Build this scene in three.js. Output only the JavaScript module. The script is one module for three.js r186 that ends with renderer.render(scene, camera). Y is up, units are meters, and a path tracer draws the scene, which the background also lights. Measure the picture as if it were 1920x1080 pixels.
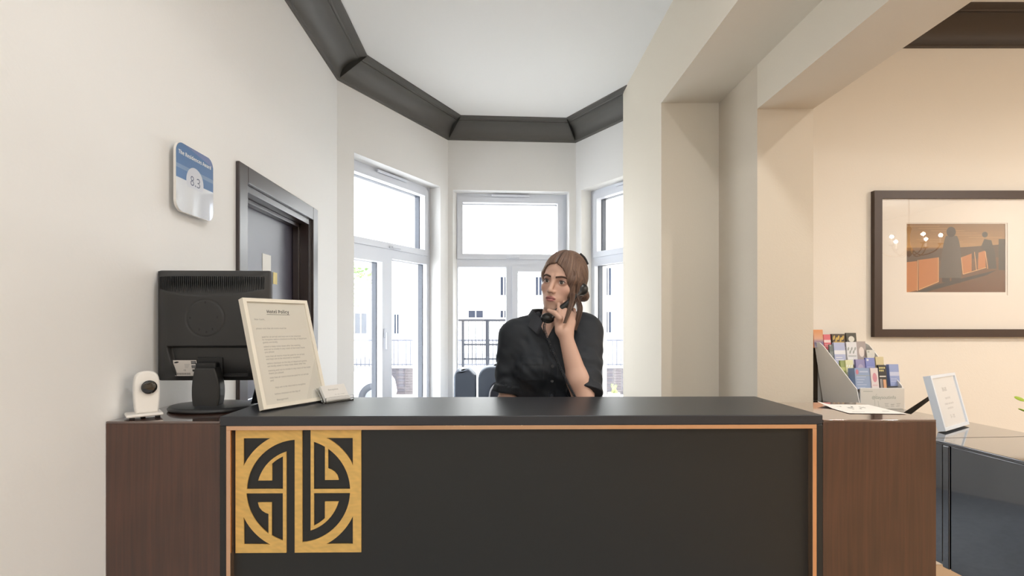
import * as THREE from 'three';
import { RoundedBoxGeometry } from 'three/addons/geometries/RoundedBoxGeometry.js';
import { mergeGeometries, mergeVertices, toCreasedNormals } from 'three/addons/utils/BufferGeometryUtils.js';
import { ImprovedNoise } from 'three/addons/math/ImprovedNoise.js';

// ---------------------------------------------------------------- camera, sky, sun, exposure
const scene = new THREE.Scene();
const F = 950, CX = 932, CY = 606, EYE = 1.4;                 // focal length and principal point in pixels, eye height in metres
const camera = new THREE.PerspectiveCamera(2 * Math.atan(540 / F) * 180 / Math.PI, 1920 / 1080, 0.05, 200);
camera.position.set(0, EYE, 0);
camera.lookAt(0, EYE, -1);
camera.setViewOffset(1920, 1080, 960 - CX, 540 - CY, 1920, 1080);   // shift lens
const renderer = new THREE.WebGLRenderer({ antialias: true });
renderer.toneMapping = THREE.LinearToneMapping;
renderer.toneMappingExposure = 0.68;
renderer.shadowMap.enabled = true;
const SKY = 10.5;
scene.background = new THREE.Color().setRGB(0.92, 0.965, 1.0);    // bright overcast sky
scene.backgroundIntensity = SKY;
const sun = new THREE.DirectionalLight(new THREE.Color().setRGB(1, 0.97, 0.92), 5);   // stands behind the house, so it lights the street and no beam enters
sun.position.set(8, 34, 24); sun.target.position.set(0, 0, -14);
sun.castShadow = true; sun.shadow.mapSize.set(2048, 2048);
Object.assign(sun.shadow.camera, { left: -40, right: 40, top: 40, bottom: -40, near: 1, far: 120 });
scene.add(sun, sun.target);
const LAMP = 4.3, LAMP_WARM = 12.0, CHAND = 1.3;   // ceiling downlights of the foyer, of the lounge, and each candle of the chandelier
const WHITE_LIGHT = [0.98, 0.995, 1.0], WARM_LIGHT = [1.0, 0.94, 0.87];

// ---------------------------------------------------------------- helpers
let seed = 12345;
const rnd = () => { seed = (seed * 1664525 + 1013904223) >>> 0; return seed / 4294967296; };
const noise = new ImprovedNoise();
const V = (x, y, z) => new THREE.Vector3(x, y, z);
const C = (r, g, b) => new THREE.Color().setStyle(`rgb(${r},${g},${b})`);
function mat(rgb, roughness = 0.6, more = {}) { return new THREE.MeshPhysicalMaterial({ color: C(...rgb), roughness, ...more }); }
const used = {};
function numbered(n) { const k = used[n] = (used[n] ?? -1) + 1; return k ? `${n}_${String(k).padStart(3, '0')}` : n; }
function tag(o, label, category, group, kind) {
  if (label) o.userData.label = label; if (category) o.userData.category = category;
  if (group) o.userData.group = group; if (kind) o.userData.kind = kind; return o;
}
function thing(name, label, category, pos = [0, 0, 0], turn = 0, group) {
  const o = new THREE.Group(); o.name = numbered(name); o.position.set(...pos); o.rotation.y = turn; scene.add(o);
  return tag(o, label, category, group);
}
function mesh(name, geo, m, parent = scene) {
  const g = Array.isArray(geo) ? merge(geo) : geo, o = new THREE.Mesh(g, m);
  o.name = parent === scene ? numbered(name) : name; parent.add(o); return o;
}
function struct(name, geo, m, parent = scene) { const o = mesh(name, geo, m, parent); if (parent === scene) o.userData.kind = 'structure'; return o; }
function merge(list) { return mergeGeometries(list.map((g) => { const h = g.index ? g.toNonIndexed() : g; for (const k of Object.keys(h.attributes)) if (!['position', 'normal', 'uv'].includes(k)) h.deleteAttribute(k); return h; })); }
function box(w, h, d, x = 0, y = 0, z = 0, bevel = 0) {       // centred in x and z, standing on y
  const g = bevel ? new RoundedBoxGeometry(w, h, d, 2, bevel) : new THREE.BoxGeometry(w, h, d);
  g.translate(x, y + h / 2, z); return metric(g);
}
function span(x0, x1, y0, y1, z0, z1, bevel = 0) { return box(x1 - x0, y1 - y0, z1 - z0, (x0 + x1) / 2, y0, (z0 + z1) / 2, bevel); }
function metric(g) {                                            // uv in metres by dominant normal
  const p = g.attributes.position, n = g.attributes.normal, uv = g.attributes.uv ?? new THREE.BufferAttribute(new Float32Array(p.count * 2), 2);
  for (let i = 0; i < p.count; i++) {
    const ax = Math.abs(n.getX(i)), ay = Math.abs(n.getY(i)), az = Math.abs(n.getZ(i));
    if (ay >= ax && ay >= az) uv.setXY(i, p.getZ(i), p.getX(i)); else if (ax >= az) uv.setXY(i, p.getZ(i), p.getY(i)); else uv.setXY(i, p.getX(i), p.getY(i));
  }
  g.setAttribute('uv', uv); return g;
}
function tube(pts, r, seg = 24, rad = 8, closed = false) { return new THREE.TubeGeometry(new THREE.CatmullRomCurve3(pts.map((p) => p.isVector3 ? p : V(...p)), closed, 'centripetal'), seg, r, rad, closed); }
function ring(x0, x1, y0, y1, w, z0, z1) {                      // rectangular frame, w = [left, right, bottom, top]
  const [l, r, b, t] = Array.isArray(w) ? w : [w, w, w, w];
  const s = new THREE.Shape([[x0, y0], [x1, y0], [x1, y1], [x0, y1]].map((p) => new THREE.Vector2(...p)));
  s.holes.push(new THREE.Path([[x0 + l, y0 + b], [x0 + l, y1 - t], [x1 - r, y1 - t], [x1 - r, y0 + b]].map((p) => new THREE.Vector2(...p))));
  const g = new THREE.ExtrudeGeometry(s, { depth: z1 - z0, bevelEnabled: false }); g.translate(0, 0, z0); return g;
}
function prism(poly, t) {                                       // a sheet: 3-D polygon given thickness t along its normal
  const p = poly.map((q) => V(...q)), n = p[1].clone().sub(p[0]).cross(p[2].clone().sub(p[0])).normalize().multiplyScalar(t), k = p.length, pos = [];
  const q = p.map((a) => a.clone().add(n)), tri = (a, b, c) => pos.push(...a.toArray(), ...b.toArray(), ...c.toArray());
  for (let i = 1; i < k - 1; i++) { tri(q[0], q[i], q[i + 1]); tri(p[0], p[i + 1], p[i]); }
  for (let i = 0; i < k; i++) { const j = (i + 1) % k; tri(p[i], p[j], q[j]); tri(p[i], q[j], q[i]); }
  const g = new THREE.BufferGeometry(); g.setAttribute('position', new THREE.Float32BufferAttribute(pos, 3)); g.computeVertexNormals();
  g.setAttribute('uv', new THREE.BufferAttribute(new Float32Array(pos.length / 3 * 2), 2)); return metric(g);
}
function canvasTex(w, h, draw) {
  const c = document.createElement('canvas'); c.width = w; c.height = h; const x = c.getContext('2d'); draw(x, w, h);
  const t = new THREE.CanvasTexture(c); t.colorSpace = THREE.SRGBColorSpace; t.magFilter = THREE.LinearFilter; return t;
}
function noiseTex(n, fn, repeat = 1, srgb = true) {              // fn(u, v) -> [r, g, b] 0..255
  const d = new Uint8Array(n * n * 4);
  for (let j = 0; j < n; j++) for (let i = 0; i < n; i++) { const c = fn(i / n, j / n), k = (j * n + i) * 4; d[k] = c[0]; d[k + 1] = c[1]; d[k + 2] = c[2]; d[k + 3] = 255; }
  const t = new THREE.DataTexture(d, n, n); if (srgb) t.colorSpace = THREE.SRGBColorSpace; t.wrapS = t.wrapT = THREE.RepeatWrapping;
  t.magFilter = THREE.LinearFilter; t.repeat.set(repeat, repeat); t.needsUpdate = true; return t;
}
const per = (u, v, fu, fv, s) => {                               // tileable noise
  const a = u * Math.PI * 2, b = v * Math.PI * 2;
  return noise.noise(Math.cos(a) * fu + s, Math.sin(a) * fu + Math.cos(b) * fv, Math.sin(b) * fv + s * 1.7);
};

// ---------------------------------------------------------------- materials
const woodMap = noiseTex(512, (u, v) => {
  const g = per(u, v, 26, .7, 3) * .5 + per(u, v, 9, .5, 8) * .5 + per(u, v, 60, 1.6, 5) * .3, k = 1 + g * .22 + per(u, v, 1.2, 1.2, 2) * .10;
  return [76 * k, 47 * k, 34 * k].map((x) => Math.max(0, Math.min(255, x)));
}, 1.2);
const wallBump = noiseTex(256, (u, v) => { const k = 128 + 60 * per(u, v, 9, 9, 1) + 30 * per(u, v, 30, 30, 4); return [k, k, k]; }, 2, false);
const goldMap = noiseTex(256, (u, v) => { const k = 1 + .05 * per((u + v) % 1, v, 5, 5, 2) + .05 * per(u, v, 3, 12, 6); return [228 * k, 186 * k, 108 * k].map((x) => Math.min(255, x)); }, 2);
const carpetMap = noiseTex(256, (u, v) => { const k = 192 + 24 * per(u, v, 30, 30, 3) + 16 * per(u, v, 5, 5, 9); return [k * .97, k, k * 1.05]; }, 1.5);
const M = {
  wall: mat([239, 238, 236], .75, { bumpMap: wallBump, bumpScale: .0006 }),
  cream: mat([230, 221, 205], .75, { bumpMap: wallBump, bumpScale: .0006 }),
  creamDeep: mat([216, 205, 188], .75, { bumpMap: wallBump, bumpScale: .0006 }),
  peach: mat([242, 236, 226], .75, { bumpMap: wallBump, bumpScale: .0006 }),
  ceiling: mat([238, 238, 236], .85),
  cornice: mat([92, 90, 86], .5),
  upvc: mat([226, 230, 239], .3),
  upvcDark: mat([20, 30, 48], .4),
  glass: new THREE.MeshPhysicalMaterial({ color: 0xffffff, roughness: 0, transmission: 1, thickness: 0, ior: 1.5 }),
  doorWood: mat([48, 35, 34], .3, { clearcoat: .7, clearcoatRoughness: .28 }),
  wood: new THREE.MeshPhysicalMaterial({ map: woodMap, roughness: .30, clearcoat: .7, clearcoatRoughness: .10 }),
  woodTop: new THREE.MeshPhysicalMaterial({ map: woodMap, roughness: .12, clearcoat: 1, clearcoatRoughness: .04, ior: 2.1 }),
  laminate: mat([31, 32, 31], .45),
  laminateTop: mat([48, 49, 53], .40),
  copper: mat([226, 184, 150], .10, { metalness: .9 }),
  gold: new THREE.MeshPhysicalMaterial({ map: goldMap, roughness: .42, metalness: .25 }),
  black: mat([24, 25, 27], .5),
  plastic: mat([44, 44, 44], .5),
  whitePlastic: mat([238, 234, 228], .35),
  lacquer: mat([20, 23, 32], .05, { ior: 2.1, clearcoat: 1, clearcoatRoughness: .02 }),
  frameBrown: mat([66, 48, 38], .4),
  paper: mat([244, 242, 236], .8),
  card: mat([238, 238, 236], .75),
  chrome: mat([200, 200, 205], .18, { metalness: 1 }),
};
// ---------------------------------------------------------------- the room
const CEIL = 3.135, ZN = 3.4;                                  // ceiling height, where the foyer ends behind the camera
const LX = -1.053, P1 = [LX, -3.333], P2 = [-.429, -4.43], P3 = [.70, -4.497], P4 = [1.355, -3.42];
function wallFrame(p, q) {                                       // local x along the wall, z into the room
  const o = new THREE.Group(), dx = q[0] - p[0], dz = q[1] - p[1];
  o.position.set(p[0], 0, p[1]); o.rotation.y = Math.atan2(-dz, dx); return { o, len: Math.hypot(dx, dz) };
}
function wall(name, p, q, t, m, holes = [], e0 = 0, e1 = 0, y0 = 0, y1 = CEIL) {
  const { o, len } = wallFrame(p, q), s = new THREE.Shape([[-e0, y0], [len + e1, y0], [len + e1, y1], [-e0, y1]].map((a) => new THREE.Vector2(...a)));
  for (const [a, b, c, d] of holes) s.holes.push(new THREE.Path([[a, c], [a, d], [b, d], [b, c]].map((k) => new THREE.Vector2(...k))));
  const g = new THREE.ExtrudeGeometry(s, { depth: t, bevelEnabled: false }); g.translate(0, 0, -t);
  const w = struct(name, g, m); w.position.copy(o.position); w.rotation.copy(o.rotation); return w;
}
const SILL = .62, HEAD = 2.567;
wall('wall_left', [LX, ZN], P1, .3, M.wall, [[ZN + 2.115, ZN + 2.86, .004, 1.4 + .585]], .3, .2);
wall('wall_bay_left', P1, P2, .3, M.wall, [[.152, 1.151, SILL, HEAD]], 0, .15);
wall('wall_bay_centre', P2, P3, .3, M.wall, [[.044, 1.07, SILL, HEAD]], .15, .15);
wall('wall_bay_right', P3, P4, .3, M.wall, [[.0725, 1.0725, SILL, HEAD]], .15, .1);
const RX1 = 6.6, WZ = -2.95;                                     // the lounge on the right
struct('wall_pier_inner', span(.945, 1.276, 0, CEIL, -3.8, -2.915), M.cream);
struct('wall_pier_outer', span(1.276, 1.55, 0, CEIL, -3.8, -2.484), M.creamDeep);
struct('beam_inner', span(.945, 1.276, 2.667, CEIL, -2.915, ZN), M.cream);
struct('beam_outer', span(1.276, 1.55, 2.451, CEIL, -2.484, ZN), M.cream);
struct('wall_lounge', span(1.55, RX1, 0, CEIL, WZ - .3, WZ), M.peach);
struct('wall_lounge_right', span(RX1, RX1 + .3, 0, CEIL, WZ - .3, ZN + .3), M.peach);
struct('wall_rear', span(LX - .3, RX1 + .3, 0, CEIL, ZN, ZN + .3), M.cream);
struct('ceiling', span(LX - .6, RX1 + .3, CEIL, CEIL + .25, -5.2, ZN + .3), M.ceiling);
const floor = struct('floor', span(LX - .6, RX1 + .3, -.2, -.012, -5.2, ZN + .3), mat([150, 132, 112], .7));
{ // floor tiles of the lounge and the grey carpet of the foyer
  const tileM = [[214, 182, 146], [220, 188, 152], [208, 176, 140]].map((c) => mat(c, .28)), g = box(.594, .012, .594, 0, -.012, 0, .002);
  for (let i = 0; i < 3; i++) for (let j = 0; j < 4; j++) { const t = mesh('floor_tile', g, tileM[(i * 2 + j) % 3], floor); t.position.set(1.76 + .6 * i, 0, WZ + .3 + .6 * j); }
  struct('floor_carpet', span(LX, 1.45, -.012, 0, -4.5, ZN), new THREE.MeshStandardMaterial({ map: carpetMap, roughness: .95 }));
  struct('floor_lounge', [span(3.26, RX1, -.012, 0, WZ, ZN), span(1.46, 3.26, -.012, 0, WZ + 2.4, ZN)], tileM[0]);
}
struct('baseboard_lounge', span(1.55, RX1, 0, .1, WZ, WZ + .015, .004), mat([236, 232, 224], .4));
struct('baseboard_left', span(LX, LX + .015, 0, .1, -2.03, ZN, .004), mat([236, 232, 224], .4));

// cornice: bead, cove, step and flat band, swept along each wall and mitred at the corners
const PROFILE = [[0, 0], [.010, 0], [.014, .008], [.022, .010]];
for (let i = 1; i <= 9; i++) { const a = i / 9 * Math.PI / 2; PROFILE.push([.022 + .124 * (1 - Math.cos(a)), .010 + .104 * Math.sin(a)]); }
PROFILE.push([.152, .1145], [.152, .1205], [.160, .1205], [.164, .1255], [.2135, .1265], [.2135, .1355], [0, .1355]);
function cornice(p, q, n, mitre0, mitre1) {                      // n: unit normal into the room; mitre: tan of half the turn at each end
  const dx = q[0] - p[0], dz = q[1] - p[1], L = Math.hypot(dx, dz), d = [dx / L, dz / L], pos = [], k = PROFILE.length, Y0 = 3.0;
  const at = ([w, y], end) => end ? V(q[0] + n[0] * w - d[0] * w * mitre1, Y0 + y, q[1] + n[1] * w - d[1] * w * mitre1) : V(p[0] + n[0] * w + d[0] * w * mitre0, Y0 + y, p[1] + n[1] * w + d[1] * w * mitre0);
  for (let i = 0; i < k; i++) { const a = PROFILE[i], b = PROFILE[(i + 1) % k], A = at(a, 0), B = at(b, 0), E = at(a, 1), G = at(b, 1); for (const v of [A, E, B, B, E, G]) pos.push(...v.toArray()); }
  for (let i = 1; i < k - 1; i++) for (const e of [0, 1]) for (const v of [at(PROFILE[0], e), at(PROFILE[e ? i + 1 : i], e), at(PROFILE[e ? i : i + 1], e)]) pos.push(...v.toArray());
  const g = new THREE.BufferGeometry(); g.setAttribute('position', new THREE.Float32BufferAttribute(pos, 3)); g.computeVertexNormals();
  return toCreasedNormals(g, .5);
}
{
  const pts = [[LX, ZN], P1, P2, P3, P4], dir = pts.slice(1).map((q, i) => { const p = pts[i], l = Math.hypot(q[0] - p[0], q[1] - p[1]); return [(q[0] - p[0]) / l, (q[1] - p[1]) / l]; });
  for (let i = 0; i < 4; i++) {
    const t = (a, b) => Math.tan(Math.acos(a[0] * b[0] + a[1] * b[1]) / 2), n = [-dir[i][1], dir[i][0]];
    const o = struct(`trim_${i + 1}`, cornice(pts[i], pts[i + 1], n, i ? t(dir[i - 1], dir[i]) : 0, i < 3 ? t(dir[i], dir[i + 1]) : 0), M.cornice); tag(o, 'charcoal painted coved ceiling cornice');
  }
  struct('trim_5', cornice([1.55, WZ], [RX1, WZ], [0, 1], 0, 0), mat([64, 54, 46], .55));
}

// windows: white frame inside, slate outside
function makeWindow(n, p, q, s0, W, m0, m1, sashLeft) {
  const { o } = wallFrame(p, q); o.name = `window_${n}`; o.userData.kind = 'structure'; scene.add(o); o.translateX(s0); o.translateZ(-.115); o.updateMatrix();
  const yb = SILL, yt = HEAD, T0 = 1.905, T1 = 2.0, zi = [-.04, 0], zo = [-.095, -.05];
  const both = (name, make, parent) => { const f = mesh(name, make(...zi), M.upvc, parent); mesh('outer_face', make(...zo), M.upvcDark, f); return f; };
  const pane = (x0, x1, y0, y1, parent) => mesh('pane', span(x0, x1, y0, y1, -.049, -.043), M.glass, parent);
  both('frame', (a, b) => ring(0, W, yb, yt, .042, a, b), o);
  both('transom', (a, b) => span(.042, W - .042, T0, T1, a, b), o);
  both('mullion', (a, b) => span(m0, m1, yb + .042, T0, a, b), o);
  const sash = (x0, x1, y0, y1, w, name) => { const s = mesh(name, ring(x0, x1, y0, y1, w, -.04, .014), M.upvc, o); mesh('outer_face', ring(x0, x1, y0, y1, w, -.095, -.05), M.upvcDark, s); pane(x0 + w - .006, x1 - w + .006, y0 + w - .006, y1 - w + .006, s); return s; };
  const fan = sash(.036, W - .036, T1 - .025, yt - .035, .048, 'fanlight');
  mesh('handle', [box(.05, .018, .012, W / 2 - .01, T1 - .02, .02, .004), box(.10, .012, .014, W / 2 + .03, T1 - .016, .034, .004)], M.upvc, fan);
  mesh('trickle_vent', [box(.34, .02, .016, W / 2, yt - .032, .022, .004), box(.30, .004, .02, W / 2, yt - .024, .022)], M.upvc, o);
  const [x0, x1] = sashLeft ? [.036, m0 + .012] : [m1 - .012, W - .036];
  const cas = sash(x0, x1, yb + .036, T0 + .012, .052, 'casement');
  const hx = sashLeft ? x1 - .026 : x0 + .026;
  mesh('handle', [box(.024, .07, .014, hx, 1.29, .021, .004), box(.018, .13, .016, hx, 1.2, .038, .005)], M.upvc, cas);
  const [f0, f1] = sashLeft ? [m1, W - .042] : [.042, m0];
  pane(f0 - .005, f1 + .005, yb + .04, T0 + .005, o);
  mesh('sill_board', box(W + .04, .025, .16, W / 2, yb - .025, .07, .005), M.upvc, o);
}
makeWindow(1, P1, P2, .152, .999, .43, .515, true);
makeWindow(2, P2, P3, .044, 1.026, .475, .54, false);
makeWindow(3, P3, P4, .0725, 1.0, .476, .53, false);

// the dark door in the left wall
{
  const D = new THREE.Group(); D.name = 'door_1'; D.userData.kind = 'structure'; scene.add(D); D.position.set(LX, 0, 0); D.rotation.y = Math.PI / 2;   // local x = away from the camera? (x -> -z), z -> +x
  const a0 = 2.04, a1 = 2.935, top = 1.4 + .655, w = .072;
  const prof = (x0, x1, y0, y1) => span(x0, x1, y0, y1, 0, .016, .004);
  mesh('architrave', prof(a0, a0 + w, 0, top), M.doorWood, D); mesh('architrave', prof(a1 - w, a1, 0, top), M.doorWood, D); mesh('architrave', prof(a0 + w, a1 - w, top - w, top), M.doorWood, D);
  mesh('lining', [span(a0 + w, a0 + w + .028, 0, top - w - .03, -.3, 0), span(a1 - w - .028, a1 - w, 0, top - w - .03, -.3, 0), span(a0 + w, a1 - w, top - w - .03, top - w, -.3, 0)], M.doorWood, D);
  mesh('door_stop', [span(a1 - w - .046, a1 - w - .028, 0, top - w - .03, -.085, -.05, .003), span(a0 + w + .028, a0 + w + .046, 0, top - w - .03, -.085, -.05, .003), span(a0 + w + .028, a1 - w - .028, top - w - .05, top - w - .03, -.085, -.05, .003)], M.doorWood, D);
  mesh('door_leaf', span(a0 + w + .03, a1 - w - .03, .006, top - w - .033, -.13, -.087, .002), mat([70, 66, 82], .4, { clearcoat: .8, clearcoatRoughness: .35 }), D);
  mesh('handle', [box(.03, .2, .012, a0 + w + .09, .95, -.084, .004), box(.12, .018, .018, a0 + w + .14, 1.05, -.05, .006), box(.02, .02, .04, a0 + w + .09, 1.05, -.065, .004)], M.chrome, D);
  struct('wall_behind_door', span(LX - .62, LX - .3, -.1, 2.3, -3.2, -1.9), M.cream);
}
const leafX = LX - .0865;
{
  const n1 = thing('notice', 'white paper notice stuck on the dark door above the monitor', 'notice', [leafX, 1.62, -2.505]);
  mesh('sheet', span(0, .0012, 0, .12, -.046, .046), M.paper, n1);
  const n2 = thing('door_label', 'small yellowish label on the dark door lower than the white notice', 'label', [leafX, 1.60, -2.6]);
  mesh('sticker', span(0, .0012, 0, .06, -.023, .023), mat([232, 214, 150], .7), n2);
}

// ---------------------------------------------------------------- lamps: recessed ceiling downlights
function downlight(x, z, power, rgb, label) {
  const t = thing('ceiling_downlight', label, 'ceiling light', [x, CEIL, z]);
  const pts = [[.052, 0], [.066, -.001], [.068, -.006], [.064, -.011], [.054, -.010], [.050, -.004], [.052, 0]].map((p) => new THREE.Vector2(...p));
  mesh('bezel', new THREE.LatheGeometry(pts, 32), M.upvc, t);
  const g = new THREE.CylinderGeometry(.05, .05, .004, 32); g.translate(0, -.003, 0);
  mesh('lens', g, new THREE.MeshStandardMaterial({ color: 0xffffff, emissive: new THREE.Color().setRGB(...rgb), emissiveIntensity: 6 }), t);
  const l = new THREE.SpotLight(new THREE.Color().setRGB(...rgb), power, 0, 1.45, .35, 2); l.position.set(0, -.03, 0); l.target.position.set(0, -2, 0); l.castShadow = true; l.shadow.radius = 1.6; t.add(l, l.target);
}
downlight(.62, -1.0, LAMP * 1.1, WHITE_LIGHT, 'round ceiling downlight above the reception desk nearest the inner beam');
downlight(-.2, .15, LAMP * .3, WHITE_LIGHT, 'round foyer downlight just behind the viewer');
downlight(-.35, 2.4, LAMP * .6, WHITE_LIGHT, 'round foyer downlight nearest the rear wall');
downlight(2.25, -.95, LAMP_WARM * .32, WARM_LIGHT, 'round lounge downlight just beside the outer beam');
downlight(3.9, -1.0, LAMP_WARM * .9, WARM_LIGHT, 'round lounge downlight in front of the framed picture');
downlight(3.4, .9, LAMP_WARM, WARM_LIGHT, 'round lounge downlight in the middle of the lounge ceiling');
function chandelier(x0, z0, power, rgb, label) {
  const c = thing('chandelier', label, 'chandelier', [x0, 0, z0]);
  const brass = mat([176, 132, 70], .25, { metalness: 1 }), glow = new THREE.MeshStandardMaterial({ color: 0xffffff, emissive: new THREE.Color().setRGB(...rgb), emissiveIntensity: 14 });
  mesh('stem', new THREE.LatheGeometry([[.001, 3.13], [.06, 3.13], [.05, 3.11], [.008, 3.09], [.008, 2.7], [.03, 2.66], [.012, 2.58], [.012, 2.45], [.045, 2.38], [.05, 2.34], [.02, 2.3], [.001, 2.28]].reverse().map((p) => new THREE.Vector2(...p)), 20), brass, c);
  for (let i = 0; i < 6; i++) {
    const a = i / 6 * Math.PI * 2 + .3, x = Math.cos(a), z = Math.sin(a), at = (r, y) => V(x * r, y, z * r);
    const arm = mesh('arm', [tube([at(.03, 2.38), at(.12, 2.3), at(.26, 2.34), at(.32, 2.42)], .007, 16, 6), new THREE.CylinderGeometry(.035, .02, .012, 14).translate(x * .32, 2.425, z * .32)], brass, c);
    mesh('candle', new THREE.CylinderGeometry(.011, .011, .08, 12).translate(x * .32, 2.47, z * .32), M.whitePlastic, arm);
    const bulb = new THREE.SphereGeometry(.015, 12, 10); bulb.scale(1, 2, 1); bulb.translate(x * .32, 2.538, z * .32); mesh('bulb', bulb, glow, arm);
    const l = new THREE.PointLight(new THREE.Color().setRGB(...rgb), power, 0, 2); l.position.set(x * .32, 2.538, z * .32); l.castShadow = true; c.add(l);
  }
}
chandelier(5.5, .9, CHAND, WARM_LIGHT, 'brass candle chandelier hanging from the lounge ceiling');
chandelier(-.05, 1.7, CHAND * .55, WHITE_LIGHT, 'brass candle chandelier hanging from the foyer ceiling behind the viewer');
// ---------------------------------------------------------------- reception desk
{
  const W = 1.632, TH = .026, FR = .0165, H = 1.15;
  const D = thing('reception_desk', 'black reception desk front with copper edging and a gold emblem', 'reception desk', [-.743, 0, -1.357], .0149);
  // local: x to the right from the left end, z towards the viewer, front face at z = 0
  mesh('desk_top', span(0, W, H - TH, H, -.352, 0, .003), M.laminateTop, D);
  mesh('side_panel', span(0, FR, 0, H - TH, -.352, 0, .002), M.laminate, D);
  mesh('side_panel', span(W - FR, W, 0, H - TH, -.352, 0, .002), M.laminate, D);
  const b = .0115, y1 = H - TH, x0 = FR, x1 = W - FR;
  mesh('copper_trim', span(x0, x1, y1 - b, y1, -.026, -.001, .0008), M.copper, D);
  mesh('copper_trim', span(x0, x0 + b, .06, y1 - b, -.026, -.001, .0008), M.copper, D);
  mesh('copper_trim', span(x1 - b, x1, .06, y1 - b, -.026, -.001, .0008), M.copper, D);
  mesh('front_panel', span(x0 + b, x1 - b, .06, y1 - b, -.04, -.020), M.laminate, D);
  mesh('plinth', span(x0, x1, 0, .06, -.06, -.03), M.black, D);
  mesh('work_shelf', span(FR, W - FR, .95, .975, -.352 - .125, -.352), M.laminate, D);
  for (const bx of [.3, W - .32]) mesh('shelf_bracket', span(bx, bx + .02, .84, .95, -.45, -.352), M.laminate, D);
  mesh('back_panel', span(FR, W - FR, 0, H - TH, -.352, -.336), M.laminate, D);
  // the emblem, in the units of its own drawing (1 unit = U metres); half of it, turned by 180 degrees for the other half
  const U = .000472, cx = 453.5, cy = 593.5, arc = (r, a, bb, n = 18) => Array.from({ length: n + 1 }, (_, i) => { const t = a + (bb - a) * i / n; return [cx + r * Math.cos(t), cy + r * Math.sin(t)]; });
  const ang = (r, x, y) => Math.atan2(y ?? 0, x ?? 0);
  const onR = (r, { x, y }, sx, sy) => x !== undefined ? Math.atan2(sy * Math.sqrt(r * r - (x - cx) ** 2), x - cx) : Math.atan2(y - cy, sx * Math.sqrt(r * r - (y - cy) ** 2));
  const rot = (pts) => pts.map(([x, y]) => [2 * cx - x, 2 * cy - y]);
  const R = 297, r2 = 219, r3 = 237;
  // notch at the upper right (open at the top): outer ring round the lower right, then back along the inner A
  const notch = [[474, 240], ...arc(R, onR(R, { x: 474 }, 1, 1), onR(R, { y: 605 }, 1, 1)), [541, 605],
    ...arc(r2, onR(r2, { x: 541 }, 1, 1), onR(r2, { x: 606 }, 1, 1), 8), [606, 656], [682, 656], ...arc(r3, onR(r3, { y: 656 }, 1, 1), onR(r3, { x: 524 }, 1, 1), 12), [524, 240]];
  const outer = [[95, 240], ...notch, [812, 240], [812, 947], ...rot(notch), [95, 947]];
  // closed hole at the lower left and its twin at the upper right
  const hole = [[365, 605], ...[onR(R, { x: 365 }, 1, 1)].map((t) => [cx + R * Math.cos(t), cy + R * Math.sin(t)]),
    ...arc(R, onR(R, { x: 365 }, 1, 1), onR(R, { x: 301 }, 1, 1), 5), [301, 657], [222, 657], [230, 684], [246, 704], [266, 717], [283, 723],
    ...arc(R, onR(R, { x: 283 }, 1, 1), onR(R, { y: 605 }, -1, 1), 14)];
  const rc = 345, corner = [[141, 288], ...arc(rc, onR(rc, { y: 288 }, -1, -1), onR(rc, { x: 141 }, 1, -1), 10)];
  const mir = (pts) => pts.map(([x, y]) => [2 * cx - x, y]);
  const P = (pts) => pts.map(([x, y]) => new THREE.Vector2((x - 57) * U, (212 - y) * U));
  const s = new THREE.Shape(P(outer));
  for (const h of [hole, rot(hole), corner, mir(corner), rot(corner), rot(mir(corner))]) s.holes.push(new THREE.Path(P(h)));
  const g = new THREE.ExtrudeGeometry(s, { depth: .004, bevelEnabled: true, bevelThickness: .0006, bevelSize: .0005, bevelSegments: 1, curveSegments: 4 });
  g.translate(x0, y1, -.0202); metric(g);
  tag(mesh('emblem', g, M.gold, D), 'gold openwork emblem of a circle and angular bars in a square');
}
// brown veneered cabinets on both sides
function sideCabinet(x0, x1, zf, zb, label, open) {
  const H = 1.136, c = thing('side_cabinet', label, 'cabinet', [x0, 0, zf]), w = x1 - x0, d = zf - zb;
  mesh('cabinet_top', span(0, w, H - .006, H, -d, 0, .002), M.woodTop, c);
  mesh('front_panel', span(0, w, .0, H - .006, -.02, -.0008, .001), M.wood, c);
  mesh('side_panel', span(0, .02, 0, H - .006, -d, -.02), M.wood, c);
  mesh('side_panel', span(w - .02, w, 0, H - .006, -d, -.02), M.wood, c);
  mesh('back_panel', span(.02, w - .02, 0, H - .006, -d, -d + .016), M.wood, c);
}
sideCabinet(LX + .001, -.745, -1.362, -1.69, 'brown veneered cabinet between left wall and black desk, under the monitor');
sideCabinet(.892, 1.202, -1.386, -1.69, 'brown veneered cabinet at the right end of the black desk');

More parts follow.
